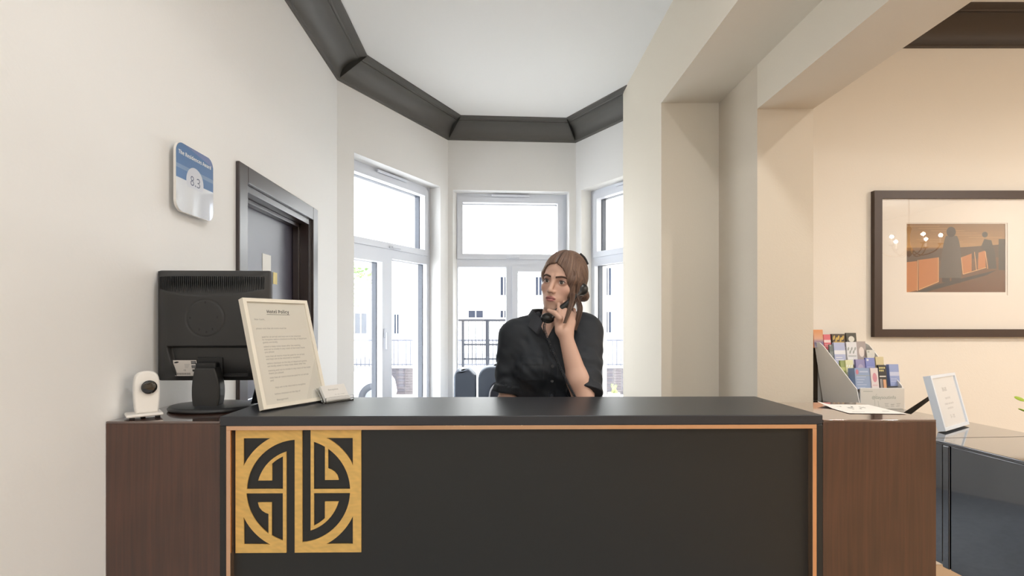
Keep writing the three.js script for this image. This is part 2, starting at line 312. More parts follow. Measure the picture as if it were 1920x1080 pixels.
// ---------------------------------------------------------------- monitor seen from behind
{
  const m = thing('monitor', 'black computer monitor seen from behind on the left brown cabinet', 'monitor', [-.877, 1.136, -1.562], .03);
  // local: z towards the viewer = the back of the screen
  const w = .346, h = .342, y0 = .086, yc = y0 + h / 2, hx = w / 2, hy = h / 2;
  mesh('bezel', box(w, h, .022, 0, y0, -.02, .008), mat([70, 70, 72], .5), m);
  const scr = box(w - .03, h - .03, .002, 0, y0 + .015, -.032); mesh('screen', scr, mat([12, 13, 16], .12), m);
  const prof = (x, y) => {                                        // bulge of the back housing
    const u = Math.min(1, Math.abs(x) / (hx - .004)), v = Math.min(1, Math.abs(y) / (hy - .004));
    let z = .042 * (1 - Math.pow(u, 5)) * (1 - Math.pow(v, 7)) - .009;
    const r = Math.hypot(x + .005, y - .022); z -= .0022 * Math.exp(-(((r - .056) / .0022) ** 2));
    const inRec = Math.max(Math.abs(x - .004) - (.122 + (y + .09) * .25), y + .062, -(y + .155)); z -= .017 * Math.min(1, Math.max(0, -inRec / .005));
    const vb = .088 + .9 * x * x, band = Math.min(y - vb, .152 - y, .158 - Math.abs(x)); if (band > 0) z -= .003 * Math.min(1, band / .004);
    return Math.max(z, -.009);
  };
  const N = 150, pos = [], idx = [];
  for (let j = 0; j <= N; j++) for (let i = 0; i <= N; i++) { const x = (i / N - .5) * 2 * (hx - .003), y = (j / N - .5) * 2 * (hy - .003); pos.push(x, yc + y, prof(x, y)); }
  for (let j = 0; j < N; j++) for (let i = 0; i < N; i++) { const a = j * (N + 1) + i; idx.push(a, a + 1, a + N + 2, a, a + N + 2, a + N + 1); }
  const g = new THREE.BufferGeometry(); g.setAttribute('position', new THREE.Float32BufferAttribute(pos, 3)); g.setIndex(idx); g.computeVertexNormals();
  const housing = mesh('back_housing', g, M.plastic, m);
  const fins = []; for (let i = -26; i <= 26; i++) { const x = i * .006, vb = .091 + .9 * x * x; fins.push(box(.0026, .149 - vb, .005, x, yc + vb, prof(x, .12) + .0005)); }
  const vg = mesh('vent_grille', fins, M.black, housing); vg.userData.kind = 'stuff';
  const dots = [[.0, .046], [-.045, .0], [.036, .002], [-.018, -.036], [.004, -.043], [.022, -.034]].map(([x, y]) => box(.005, .008, .004, x - .005, yc + .02 + y, prof(x, y + .022) - .0012, .0012));
  mesh('mount_slot', dots, M.black, housing).userData.kind = 'stuff';
  const st = canvasTex(256, 160, (x, W, H) => {
    x.fillStyle = '#d8d2cc'; x.fillRect(0, 0, W, H); x.fillStyle = '#222'; x.save(); x.translate(36, 22); x.rotate(-.15); x.beginPath(); x.ellipse(0, 0, 26, 8, 0, 0, 7); x.fill(); x.restore();
    x.fillStyle = '#888'; for (let i = 0; i < 5; i++) x.fillRect(120, 40 + i * 9, 60 - i * 6, 2); x.fillStyle = '#333'; x.font = '22px sans-serif'; x.fillText('CE', 104, 110);
    x.fillStyle = '#222'; for (let i = 0; i < 52; i++) if ((i * 7919) % 5 < 3) x.fillRect(18 + i * 3, 128, 2, 22); x.fillRect(196, 8, 52, 34); x.fillRect(196, 52, 52, 30); x.fillRect(200, 94, 46, 22); x.fillStyle = '#ddd'; for (let i = 0; i < 6; i++) x.fillRect(200, 14 + i * 12, 40, 3);
  });
  const lab = new THREE.PlaneGeometry(.070, .05); lab.rotateX(.22); lab.translate(-.074, yc - .130, .0135); mesh('rating_label', lab, new THREE.MeshStandardMaterial({ map: st, roughness: .6, side: THREE.DoubleSide }), m);
  mesh('hinge_block', [box(.062, .056, .03, .0, y0 + .004, .026, .006), box(.075, .07, .006, .002, y0 + .004, .016, .002)], M.black, m);
  const ns = new THREE.Shape(); ns.moveTo(-.026, 0); ns.bezierCurveTo(-.034, .04, -.03, .08, -.022, .112); ns.lineTo(.03, .112); ns.bezierCurveTo(.046, .07, .046, .03, .036, 0);
  const neck = new THREE.ExtrudeGeometry(ns, { depth: .026, bevelEnabled: true, bevelThickness: .006, bevelSize: .005, bevelSegments: 2 }); neck.translate(0, .014, .022);
  mesh('neck', neck, M.plastic, m);
  const base = new THREE.LatheGeometry([[.001, 0], [.118, 0], [.124, .003], [.125, .008], [.118, .014], [.06, .019], [.001, .020]].map((p) => new THREE.Vector2(...p)), 56); base.scale(1, 1, .8); base.translate(.0, 0, -.0);
  mesh('foot', base, mat([48, 49, 51], .35), m);
}
// ---------------------------------------------------------------- small white camera
{
  const b = thing('baby_camera', 'small white camera with a round black lens standing by the monitor', 'camera', [-.986, 1.136, -1.425], .70);
  const sh = (w, z) => { const s = new THREE.Shape(); s.moveTo(-w * .42, 0); s.bezierCurveTo(-w * .52, .03, -w * .5, .08, -w * .46, .088); s.bezierCurveTo(-w * .42, .104, -w * .2, .106, 0, .106); s.bezierCurveTo(w * .2, .106, w * .42, .104, w * .46, .088); s.bezierCurveTo(w * .5, .08, w * .52, .03, w * .42, 0); return s; };
  const body = new THREE.ExtrudeGeometry(sh(.05), { depth: .022, bevelEnabled: true, bevelThickness: .009, bevelSize: .006, bevelSegments: 4, curveSegments: 16 }); body.translate(0, .018, -.011); body.rotateX(-.05);
  mesh('body', body, M.whitePlastic, b);
  const lens = new THREE.SphereGeometry(.019, 28, 18, 0, Math.PI * 2, 0, Math.PI / 2); lens.rotateX(Math.PI / 2); lens.scale(1, 1, .3); lens.translate(.004, .086, .0236);
  mesh('lens', lens, mat([14, 13, 13], .08, { clearcoat: 1 }), b);
  mesh('stand_foot', [box(.086, .008, .07, -.006, .006, 0, .004), box(.03, .012, .03, 0, .012, 0, .005)], M.whitePlastic, b);
  mesh('rubber_pad', [box(.012, .006, .012, -.035, 0, .022, .002), box(.012, .006, .012, .024, 0, .022, .002), box(.012, .006, .012, -.006, 0, -.024, .002)], M.black, b);
}
// ---------------------------------------------------------------- policy frame on the desk
function standFrame(t, w, h, d, border, lean, texture, frameMat, easelMat, reach = .06) {
  const f = new THREE.Group(); f.name = 'picture_stand'; f.rotation.x = -lean; f.position.y = Math.sin(lean) * d + .0005; t.add(f);
  const bevelRing = ring(0, w, 0, h, border, -d, 0); mesh('frame', bevelRing, frameMat, f);
  const page = new THREE.PlaneGeometry(w - 2 * border + .004, h - 2 * border + .004); page.translate(w / 2, h / 2, -.006);
  mesh('printed_page', page, new THREE.MeshStandardMaterial({ map: texture, roughness: .8, side: THREE.DoubleSide }), f);
  mesh('glazing', span(border - .002, w - border + .002, border - .002, h - border + .002, -.005, -.003), M.glass, f);
  mesh('backing', span(border - .002, w - border + .002, border - .002, h - border + .002, -d, -.008), easelMat, f);
  const zt = -Math.sin(lean) * h * .7, yt = Math.cos(lean) * h * .7;
  mesh('easel_leg', prism([[w / 2 - .03, yt, zt - d * .9], [w / 2 + .03, yt, zt - d * .9], [w / 2 + .03 + reach * .35, .002, zt - d - reach], [w / 2 - .03 - reach * .35, .002, zt - d - reach]], .003), easelMat, t);
}
{
  const tex = canvasTex(700, 980, (x, W, H) => {
    x.fillStyle = '#dcd8cd'; x.fillRect(0, 0, W, H); x.fillStyle = '#3a3a38'; x.font = 'bold 46px sans-serif'; x.textAlign = 'center'; x.fillText('Hotel Policy', W * .5, 112); x.fillRect(W * .5 - 136, 122, 272, 4);
    x.textAlign = 'left'; x.fillStyle = '#8d8a84'; x.font = '22px sans-serif'; x.fillText('Dear Guest,', 66, 180);
    const words = 'please note that all rooms must be paid for on arrival and keys are to be returned to reception before checkout on the day of departure guests are kindly asked to keep noise down after the evening and not to smoke in any room of the hotel thank you'.split(' ');
    let k = 0; const line = (px, py, end) => { let s = ''; while (px + x.measureText(s).width < end) s += words[k++ % words.length] + ' '; x.fillText(s, px, py); };
    line(66, 268, 400); let y = 350; for (const ends of [[540, 600, 250], [560, 580, 200], [600, 480], [600, 560], [620, 300], [600, 180]]) { for (const e of ends) { line(110, y, e - 30); y += 26; } y += 15; }
    line(150, 830, 450); line(130, 890, 430); x.fillText('Management', 140, 945);
  });
  const t = thing('policy_frame', 'cream framed policy page leaning on the left end of the black desk top', 'framed notice', [-.656, 1.1502, -1.425], Math.atan2(.866, .5));
  standFrame(t, .228, .333, .02, .011, .30, tex, mat([236, 229, 214], .4), M.black);
}
{ // acrylic holder with cards
  const cx = -.535, cz = -1.575, turn = .93;
  const h = thing('card_holder', 'clear acrylic holder of business cards beside the policy frame', 'card holder', [cx, 1.15, cz], turn);
  const acr = new THREE.MeshPhysicalMaterial({ color: 0xffffff, roughness: .02, transmission: 1, thickness: .004, ior: 1.49 });
  mesh('base', span(-.004, .1, 0, .004, -.05, .012, .0015), acr, h);
  mesh('lip', span(-.004, .1, .004, .018, .008, .012, .001), acr, h);
  const back = span(-.004, .1, 0, .05, -.003, 0, .001); back.rotateX(-.62); back.translate(0, .004, -.008); mesh('back_rest', back, acr, h);
  const tex = canvasTex(256, 166, (x, W, H) => { x.fillStyle = '#e2dfda'; x.fillRect(0, 0, W, H); x.fillStyle = '#a9a6a0'; x.font = 'bold 22px serif'; x.fillText('Reception', 60, 56); x.font = '15px sans-serif'; x.fillText('Tel.  Fax.  E-mail', 110, 110); x.fillRect(40, 126, 150, 2); });
  const c = thing('business_card', 'stack of pale business cards in the clear holder', 'business cards', [cx, 1.15, cz], turn);
  const stack = span(.003, .091, 0, .056, -.012, 0); stack.rotateX(-.62); stack.translate(0, .006, .004); mesh('card_stack', stack, M.card, c);
  const face = new THREE.PlaneGeometry(.087, .055); face.translate(.047, .028, .0004); face.rotateX(-.62); face.translate(0, .006, .004); mesh('card_face', face, new THREE.MeshStandardMaterial({ map: tex, roughness: .7 }), c);
}
// ---------------------------------------------------------------- award plaque on the left wall
{
  const s = new THREE.Shape(), w = .212, h = .224, r = .034; s.moveTo(r, 0); s.lineTo(w - r, 0); s.absarc(w - r, r, r, -Math.PI / 2, 0); s.lineTo(w, h - r); s.absarc(w - r, h - r, r, 0, Math.PI / 2); s.lineTo(r, h); s.absarc(r, h - r, r, Math.PI / 2, Math.PI); s.lineTo(0, r); s.absarc(r, r, r, Math.PI, Math.PI * 1.5);
  const t = thing('award_plaque', 'glossy rounded blue and white award plaque reading 8.3 on the left wall', 'plaque', [LX, 1.4 + .364, -1.62], Math.PI / 2);
  const tex = canvasTex(512, 540, (x, W, H) => {
    x.fillStyle = '#eef1f6'; x.fillRect(0, 0, W, H); x.fillStyle = '#5f86b8'; x.fillRect(0, 0, W, H * .52); x.fillStyle = '#7d8fc0'; x.beginPath(); x.moveTo(90, 0); x.lineTo(W, 0); x.lineTo(W, 70); x.fill();
    x.fillStyle = '#86a3cb'; x.fillRect(0, H * .32, W, H * .06); x.fillStyle = '#fff'; x.font = 'bold 42px sans-serif'; x.textAlign = 'center'; x.fillText('The Residences Award', W / 2, 92);
    x.beginPath(); x.ellipse(W / 2 - 8, 268, 118, 118, 0, 0, 7); x.fillStyle = '#e6e9f4'; x.fill(); x.fillStyle = '#59617a'; x.font = '104px sans-serif'; x.fillText('8.3', W / 2 - 4, 300); x.fillStyle = '#eef1f6'; x.fillRect(0, H * .60, W, H);
  });
  const back = new THREE.ExtrudeGeometry(s, { depth: .006, bevelEnabled: true, bevelThickness: .001, bevelSize: .001, bevelSegments: 2, curveSegments: 10 }); back.translate(0, 0, .019); mesh('panel', back, M.whitePlastic, t);
  const f = new THREE.ShapeGeometry(s, 10), uv = f.attributes.uv, p = f.attributes.position; for (let i = 0; i < uv.count; i++) uv.setXY(i, p.getX(i) / w, p.getY(i) / h); f.translate(0, 0, .0265);
  mesh('printed_face', f, new THREE.MeshPhysicalMaterial({ map: tex, roughness: .03, metalness: .35, clearcoat: 1, clearcoatRoughness: .02 }), t);
  mesh('mounting_block', box(.12, .12, .0175, w / 2, .045, .009, .003), M.whitePlastic, t);
}
// ---------------------------------------------------------------- the lounge side: lacquered console and what stands on it
const CY0 = .955;                                                // height of the console top
{
  const c = thing('console_cabinet', 'glossy black lacquered console cabinet behind the right brown cabinet', 'cabinet', [1.702, 0, -1.63], .072);
  // local: z runs away from the viewer as -z, x to the right
  const L = 1.27, Wd = .475, yb = .50;
  mesh('top', [span(0, Wd, CY0 - .014, CY0, -.33, .42, .003), span(0, Wd, CY0 - .014, CY0, -L, -.332, .003)], M.lacquer, c);
  mesh('side_panel', span(.004, .022, yb - .02, CY0 - .014, -.255, .42, .002), M.lacquer, c);
  mesh('corner_post', span(.0, .026, yb - .02, CY0 - .014, -.285, -.258, .004), M.lacquer, c);
  const fp = mesh('framed_panel', ring(-L, -.287, yb, CY0 - .014, [.03, .03, .035, .03], 0, .02), M.lacquer, c); fp.rotation.y = -Math.PI / 2; fp.position.set(.022, 0, 0); fp.scale.z = 1;
  const ip = mesh('inset_panel', span(.010, .018, yb + .035, CY0 - .044, -L + .03, -.317), M.lacquer, c);
  mesh('bead', span(.001, .008, CY0 - .054, CY0 - .044, -L + .03, -.317, .002), M.lacquer, c);
  mesh('back_panel', span(Wd - .02, Wd, yb, CY0 - .014, -L, .42), M.lacquer, c);
  mesh('bottom_panel', span(.02, Wd, yb - .02, yb, -L, .42), M.lacquer, c);
  for (const [x, z] of [[.04, -L + .06], [Wd - .06, -L + .06], [.04, .36], [Wd - .06, .36]]) mesh('leg', new THREE.CylinderGeometry(.022, .016, yb - .02, 16).translate(x, (yb - .02) / 2, z), M.lacquer, c);
}
{ // easel sign on the console
  const tex = canvasTex(540, 440, (x, W, H) => { x.fillStyle = '#e4e7ea'; x.fillRect(0, 0, W, H); x.fillStyle = '#8b9097'; x.textAlign = 'center'; x.font = 'bold 48px serif'; x.fillText('BAR', W * .45, 130); x.font = '24px serif'; for (const [s, y] of [['Open daily', 200], ['Drinks and snacks', 250], ['served here', 290]]) x.fillText(s, W * .5, y); x.font = 'bold 40px serif'; x.fillText('5 - 11', W * .5, 370); });
  const t = thing('table_sign', 'white framed sign leaning on the glossy black console', 'framed sign', [1.815, CY0 + .001, -2.05], Math.atan2(.531, .847));
  standFrame(t, .275, .226, .026, .012, .22, tex, mat([228, 235, 244], .35), mat([58, 48, 34], .6), .15);
}
{ // potted plant at the right edge
  const t = thing('potted_plant', 'small plant with lime green leaves on the console at the picture edge', 'plant', [2.05, CY0, -1.90]);
  mesh('pot', new THREE.LatheGeometry([[.001, 0], [.03, 0], [.035, .005], [.042, .06], [.038, .06], [.034, .05], [.001, .05]].map((p) => new THREE.Vector2(...p)), 24), M.whitePlastic, t);
  const green = mat([186, 214, 74], .5, { transmission: .3, thickness: 0 }), stemM = mat([96, 120, 60], .6);
  for (let i = 0; i < 7; i++) {
    const a = i * 2.4, r = .02 + .022 * (i % 3), h = .115 + .016 * ((i * 5) % 4), x = Math.cos(a) * r, z = Math.sin(a) * r;
    mesh('stem', tube([[0, .045, 0], [x * .4, h * .6, z * .4], [x, h, z]], .0018, 8, 5), stemM, t);
    const l = new THREE.SphereGeometry(.02, 10, 8); l.scale(1, .16, .7); l.rotateZ(.4); l.rotateY(-a); l.translate(x * 1.5, h, z * 1.5); mesh('leaf', l, green, t);
  }
}
{ // the dark board behind the leaflet stand
  const b = thing('backing_board', 'dark brown board leaning on the wall behind the leaflet stand', 'board', [1.70, CY0, -2.94]);
  mesh('board_panel', span(0, .155, 0, .405, -.004, .010, .002), mat([62, 50, 34], .55), b);
}
// leaflet stand
const at = (px, py, d) => [(px - CX) * d / F, EYE - (py - CY) * d / F, -d];
{
  const st = thing('leaflet_stand', 'white cardboard stepped leaflet stand with printed front lip', 'leaflet stand', [0, 0, 0]);
  const white = mat([244, 244, 243], .7), y = CY0 + .001, xl = 1.882, xr = 2.112;
  st.position.set(xl, y, -2.626);
  const rel = (p) => [p[0] - xl, p[1] - y, p[2] + 2.626];
  const L = [[xl, y, -2.626], [xl - .017, y, -2.9], [1.812, 1.292, -2.905], [1.834, 1.29, -2.86], [1.850, 1.268, -2.83], [xl - .002, 1.058, -2.632]].map(rel);
  const Rr = [[xr, y, -2.626], [xr + .02, y, -2.9], [2.085, 1.292, -2.905], [2.09, 1.275, -2.86], [2.118, 1.23, -2.81], [xr + .0, 1.075, -2.632]].map(rel);
  for (const p of L) p[0] = (p[2] / .274) * .017 - (p[1] / .337) * .047; for (const p of Rr) p[0] = xr - xl - (p[2] / .274) * .02 - (p[1] / .337) * .03;   // flat panels, leaning a little
  mesh('side_panel', prism(L, .004), white, st); mesh('side_panel', prism(Rr, .004), white, st);
  mesh('back_panel', prism([L[1], Rr[1], Rr[2], L[2]], .004), white, st);
  const lipTex = canvasTex(512, 230, (x, W, H) => {
    x.fillStyle = '#dcd8d0'; x.fillRect(0, 0, W, H); x.fillStyle = '#8d9488'; x.font = '46px sans-serif'; x.fillText('@daysoutinfo', 130, 118); x.fillStyle = '#a7aaa0'; x.fillRect(30, 30, 110, 6); x.beginPath(); x.ellipse(70, 196, 34, 10, 0, 0, 7); x.fill();
    x.strokeStyle = '#b4b6aa'; x.lineWidth = 4; x.beginPath(); x.moveTo(190, 60); x.bezierCurveTo(140, 120, 180, 150, 160, 215); x.stroke(); x.beginPath(); x.moveTo(205, 140); x.lineTo(215, 215); x.stroke(); x.fillStyle = '#b0aca4'; for (let i = 0; i < 3; i++) x.fillRect(280 + i * 70, 168 + (i % 2) * 8, 46, 5), x.fillRect(284 + i * 70, 184, 34, 4), x.fillRect(290 + i * 62, 200, 40, 4);
  });
  const lipG = new THREE.PlaneGeometry(xr - xl - .004, .106); lipG.translate((xr - xl) / 2, .053, .0012);
  mesh('front_lip', [span(.001, xr - xl - .001, 0, .108, -.004, 0)], white, st); mesh('lip_print', lipG, new THREE.MeshStandardMaterial({ map: lipTex, roughness: .75 }), st);
  // leaflets: px left, px right, py top, py bottom, distance, thickness, base colour, accent, label
  const rows = [
    [1527, 1545, 618, 652, 2.885, .012, '#df8a4e', '#5a5478', 'orange and purple leaflet in the top row of the leaflet stand, leftmost'],
    [1546, 1559, 627, 656, 2.88, .006, '#e0606a', '#f2d4d0', 'red and pink leaflet in the top row of the leaflet stand'],
    [1561, 1586, 626, 650, 2.88, .014, '#3a2a1c', '#c8a240', 'black and gold leaflet in the top row of the leaflet stand'],
    [1588, 1607, 624, 650, 2.88, .010, '#3a372c', '#e8e6da', 'dark leaflet with a white mark, last of the top row'],
    [1557, 1566, 646, 680, 2.82, .008, '#5c6664', '#c8ccc8', 'grey green leaflet half hidden by the stand side'],
    [1566, 1587, 642, 684, 2.815, .014, '#b3bbe0', '#eef0f6', 'pale blue leaflet in the second row with misty print'],
    [1590, 1609, 641, 684, 2.81, .008, '#e9e9ec', '#9aa09c', 'white leaflet with faint lines in the second row'],
    [1609, 1626, 640, 684, 2.815, .010, '#a79a98', '#efe2dc', 'grey leaflet with pale lower half in the second row'],
    [1627, 1642, 656, 684, 2.805, .006, '#dcdcd6', '#a7aea6', 'white leaflet with grey bars, last of the second row'],
    [1578, 1589, 676, 712, 2.75, .012, '#93a05a', '#c6cc7a', 'green stacked leaflets in the third row'],
    [1588, 1602, 675, 712, 2.745, .008, '#e4e2b0', '#f2f2ea', 'cream yellow leaflet in the third row'],
    [1607, 1625, 674, 712, 2.745, .012, '#8f88b8', '#b3a8c8', 'violet leaflet in the third row'],
    [1626, 1643, 671, 712, 2.74, .012, '#7f8ad0', '#e6e6f2', 'bright blue leaflet with white patch in the third row'],
    [1645, 1660, 669, 712, 2.74, .008, '#dccb98', '#5a503e', 'tan leaflet with dark figure, last of the third row'],
    [1605, 1634, 690, 730, 2.665, .05, '#8b9fc4', '#d0707e', 'thick stack of slate blue leaflets with a red emblem in the front row'],
    [1635, 1649, 690, 730, 2.66, .008, '#e6d8d6', '#d88a98', 'pale pink leaflet with a rosy oval in the front row'],
    [1650, 1665, 685, 728, 2.665, .012, '#1f1d1c', '#d8cc6a', 'black leaflet with yellow lettering in the front row'],
    [1670, 1688, 683, 724, 2.66, .020, '#8ea0d6', '#c9d0ee', 'light blue leaflet at the right end of the front row'],
  ];
  rows.forEach(([x0, x1, y0, y1, d, th, base, acc, label], i) => {
    const A = at(x0, y1, d), B = at(x1, y0, d), w = B[0] - A[0], h = B[1] - A[1];
    const t = thing('leaflet', label, 'leaflet', [A[0], A[1], -d], 0, 'leaflets in the cardboard stand'); t.rotation.x = -.12;
    const tex = canvasTex(64, Math.round(64 * h / w), (x, W, H) => {
      x.fillStyle = base; x.fillRect(0, 0, W, H); x.fillStyle = acc;
      if (i === 16) { x.fillStyle = '#d8cc7c'; for (let k = 0; k < 7; k++) x.fillRect(6 + (k % 4) * 13, 12 + (k >> 2) * 22, 9, 15); x.fillStyle = '#ece8e0'; x.fillRect(4, H * .46, W - 12, 9); x.fillStyle = '#8d8684'; x.fillRect(4, H * .6, 20, H * .4); x.fillStyle = '#e0a070'; x.fillRect(30, H * .62, 24, H * .38); }
      else if (i === 14) { x.fillStyle = '#cc6f80'; x.beginPath(); x.ellipse(10, 16, 6, 11, 0, 0, 7); x.fill(); x.fillStyle = '#b4c0da'; x.fillRect(20, 12, 36, 6); for (let k = 0; k < 6; k++) x.fillRect(6, H * .4 + k * 11, 40 - 7 * (k % 3), 3); x.fillStyle = '#98a4a8'; x.fillRect(0, H * .34, W, 3); }
      else if (i === 0) { const g = x.createLinearGradient(0, 0, 0, H); g.addColorStop(0, '#e08a48'); g.addColorStop(.5, '#dca080'); g.addColorStop(.75, '#6a608a'); g.addColorStop(1, '#b8b8c4'); x.fillStyle = g; x.fillRect(0, 0, W, H); }
      else if (i % 4 === 1) { x.fillRect(0, H * .35, W, H * .18); x.fillRect(W * .1, H * .66, W * .6, 4); x.fillRect(W * .1, H * .76, W * .7, 4); }
      else if (i % 4 === 2) { for (let k = 0; k < 5; k++) { x.beginPath(); x.ellipse(W * (.15 + .17 * k), H * (.3 + .14 * (k % 2)), 5, 12, .3, 0, 7); x.fill(); } x.fillRect(6, H * .6, W - 12, 5); x.fillStyle = '#fff'; x.fillRect(4, H * .7, W * .5, 6); }
      else if (i % 4 === 3) { x.beginPath(); x.ellipse(W / 2, H * .45, W * .3, H * .22, 0, 0, 7); x.fill(); x.fillRect(8, H * .8, W - 20, 4); }
      else if (i !== 16) { x.beginPath(); x.arc(14, 14, 8, 0, 7); x.fill(); x.fillStyle = '#fff'; x.globalAlpha = .4; for (let k = 0; k < 5; k++) x.fillRect(6, H * .4 + k * 12, W - 16 - 6 * (k % 3), 4); x.globalAlpha = 1; }
      x.fillStyle = 'rgba(236,234,236,.16)'; x.fillRect(0, 0, W, H);
    });
    mesh('pages', span(0, w, 0, h, -th, 0, .0008), mat(base.match(/\w\w/g).map((q) => parseInt(q, 16)), .6), t);
    const f = new THREE.PlaneGeometry(w * .985, h * .985); f.translate(w / 2, h / 2, .0006); mesh('cover', f, new THREE.MeshStandardMaterial({ map: tex, roughness: .45 }), t);
  });
  for (const [d, py] of [[2.87, 690], [2.80, 716], [2.73, 745], [2.65, 762]]) {   // the steps that carry the rows
    const yy = EYE - (py - CY) * d / F - y; mesh('step', [span(-.012, xr - xl + .012, yy - .004, yy, 2.626 - d - .06, 2.626 - d + .012), span(-.008, xr - xl + .004, yy, yy + .03, 2.626 - d + .009, 2.626 - d + .012)], white, st);
  }
}
{ // sheet of paper on the right brown cabinet
  const tex = canvasTex(400, 300, (x, W, H) => { x.fillStyle = '#f1ede6'; x.fillRect(0, 0, W, H); x.fillStyle = '#5c5a55'; for (let i = 0; i < 9; i++) { x.save(); x.translate(110 + (i * 53) % 170, 70 + (i * 37) % 90); x.rotate(i); x.fillRect(-18, -3, 36, 5); x.beginPath(); x.arc(10, 8, 6, 0, 7); x.fill(); x.restore(); } x.fillRect(300, 220, 50, 8); x.fillRect(60, 250, 90, 5); });
  const t = thing('paper_sheet', 'white printed sheet lying on top of the right brown cabinet', 'paper', [1.112, 1.1362, -1.555], -.06);
  const g = new THREE.PlaneGeometry(.16, .165, 12, 12); g.rotateX(-Math.PI / 2); const p = g.attributes.position;
  for (let i = 0; i < p.count; i++) p.setY(i, .0012 + .010 * Math.max(0, -p.getX(i) / .08 - .55) * Math.max(0, -p.getZ(i) / .08) * 2); g.computeVertexNormals();
  mesh('sheet', g, new THREE.MeshStandardMaterial({ map: tex, roughness: .8, side: THREE.DoubleSide }), t);
}
{ // framed picture on the lounge wall
  const w = .978, h = .845, b = .045, d = .03;
  const t = thing('framed_picture', 'dark brown framed sepia promenade picture with wide white mat on the lounge wall', 'picture', [2.176, 1.32, WZ]);
  mesh('frame', ring(0, w, 0, h, b, .001, d), M.frameBrown, t);
  mesh('mat_board', ring(b - .004, w - b + .004, b - .004, h - b + .004, [.152, .152, .20, .142], .008, .012), mat([238, 232, 224], .8), t);
  mesh('inner_mat', ring(.185, w - .185, .236, h - .178, [.017, .017, .024, .010], .006, .0085), mat([240, 234, 226], .8), t);
  const tex = canvasTex(768, 536, (x, W, H) => {                 // a plain promenade scene: two coated figures at a railing in warm light
    const g = x.createLinearGradient(0, 0, 0, H); g.addColorStop(0, '#8a6844'); g.addColorStop(.34, '#b08858'); g.addColorStop(.36, '#7a5a40'); g.addColorStop(.55, '#6e5038'); g.addColorStop(1, '#6a4226'); x.fillStyle = g; x.fillRect(0, 0, W, H);
    x.fillStyle = 'rgba(190,150,104,.5)'; for (let i = 0; i < 9; i++) x.fillRect((i * 97) % 500, 20 + i * 17, 260, 5);
    x.fillStyle = '#5c4a3c'; x.beginPath(); x.moveTo(0, 215); x.lineTo(W, 160); x.lineTo(W, 260); x.lineTo(0, 300); x.fill();
    x.fillStyle = '#c07c46'; for (const q of [[[0, 300], [88, 290], [88, 515], [0, 536]], [[100, 282], [250, 262], [250, 450], [100, 512]], [[428, 262], [508, 232], [508, 368], [440, 392]], [[560, 226], [616, 208], [616, 340], [556, 352]]]) { x.beginPath(); q.forEach((p, i) => i ? x.lineTo(...p) : x.moveTo(...p)); x.fill(); }
    x.strokeStyle = '#e2b07a'; x.lineWidth = 5; for (const l of [[94, 282, 90, 520], [252, 262, 252, 452], [428, 262, 442, 392], [442, 392, 620, 340], [530, 220, 545, 362], [612, 206, 632, 350], [100, 512, 252, 450]]) { x.beginPath(); x.moveTo(l[0], l[1]); x.lineTo(l[2], l[3]); x.stroke(); }
    x.fillStyle = '#3c3630'; x.beginPath(); x.moveTo(60, 536); x.lineTo(240, 470); x.lineTo(700, 360); x.lineTo(620, 400); x.lineTo(330, 480); x.lineTo(130, 536); x.fill();
    x.fillStyle = '#5e5650'; x.beginPath(); x.moveTo(312, 96); x.bezierCurveTo(290, 130, 278, 230, 256, 420); x.lineTo(428, 420); x.bezierCurveTo(432, 260, 420, 120, 392, 96); x.fill(); x.beginPath(); x.ellipse(350, 66, 36, 40, 0, 0, 7); x.fillStyle = '#453c36'; x.fill();
    x.fillStyle = '#38302a'; x.fillRect(280, 420, 60, 34); x.fillRect(352, 420, 70, 40);
    x.fillStyle = '#4a443c'; x.beginPath(); x.moveTo(580, 180); x.lineTo(606, 120); x.lineTo(660, 130); x.lineTo(690, 240); x.lineTo(700, 350); x.lineTo(640, 350); x.lineTo(632, 230); x.lineTo(590, 196); x.fill(); x.beginPath(); x.arc(610, 86, 22, 0, 7); x.fill(); x.fillRect(716, 120, 52, 240);
  });
  const pr = new THREE.PlaneGeometry(.579, .404); pr.translate(.200 + .2885, .258 + .2, .0055); mesh('print', pr, new THREE.MeshStandardMaterial({ map: tex, roughness: .6 }), t);
  mesh('backing', span(.01, w - .01, .01, h - .01, 0, .004), M.black, t);
  mesh('glazing', span(b - .004, w - b + .004, b - .004, h - b + .004, .016, .018), M.glass, t);
}
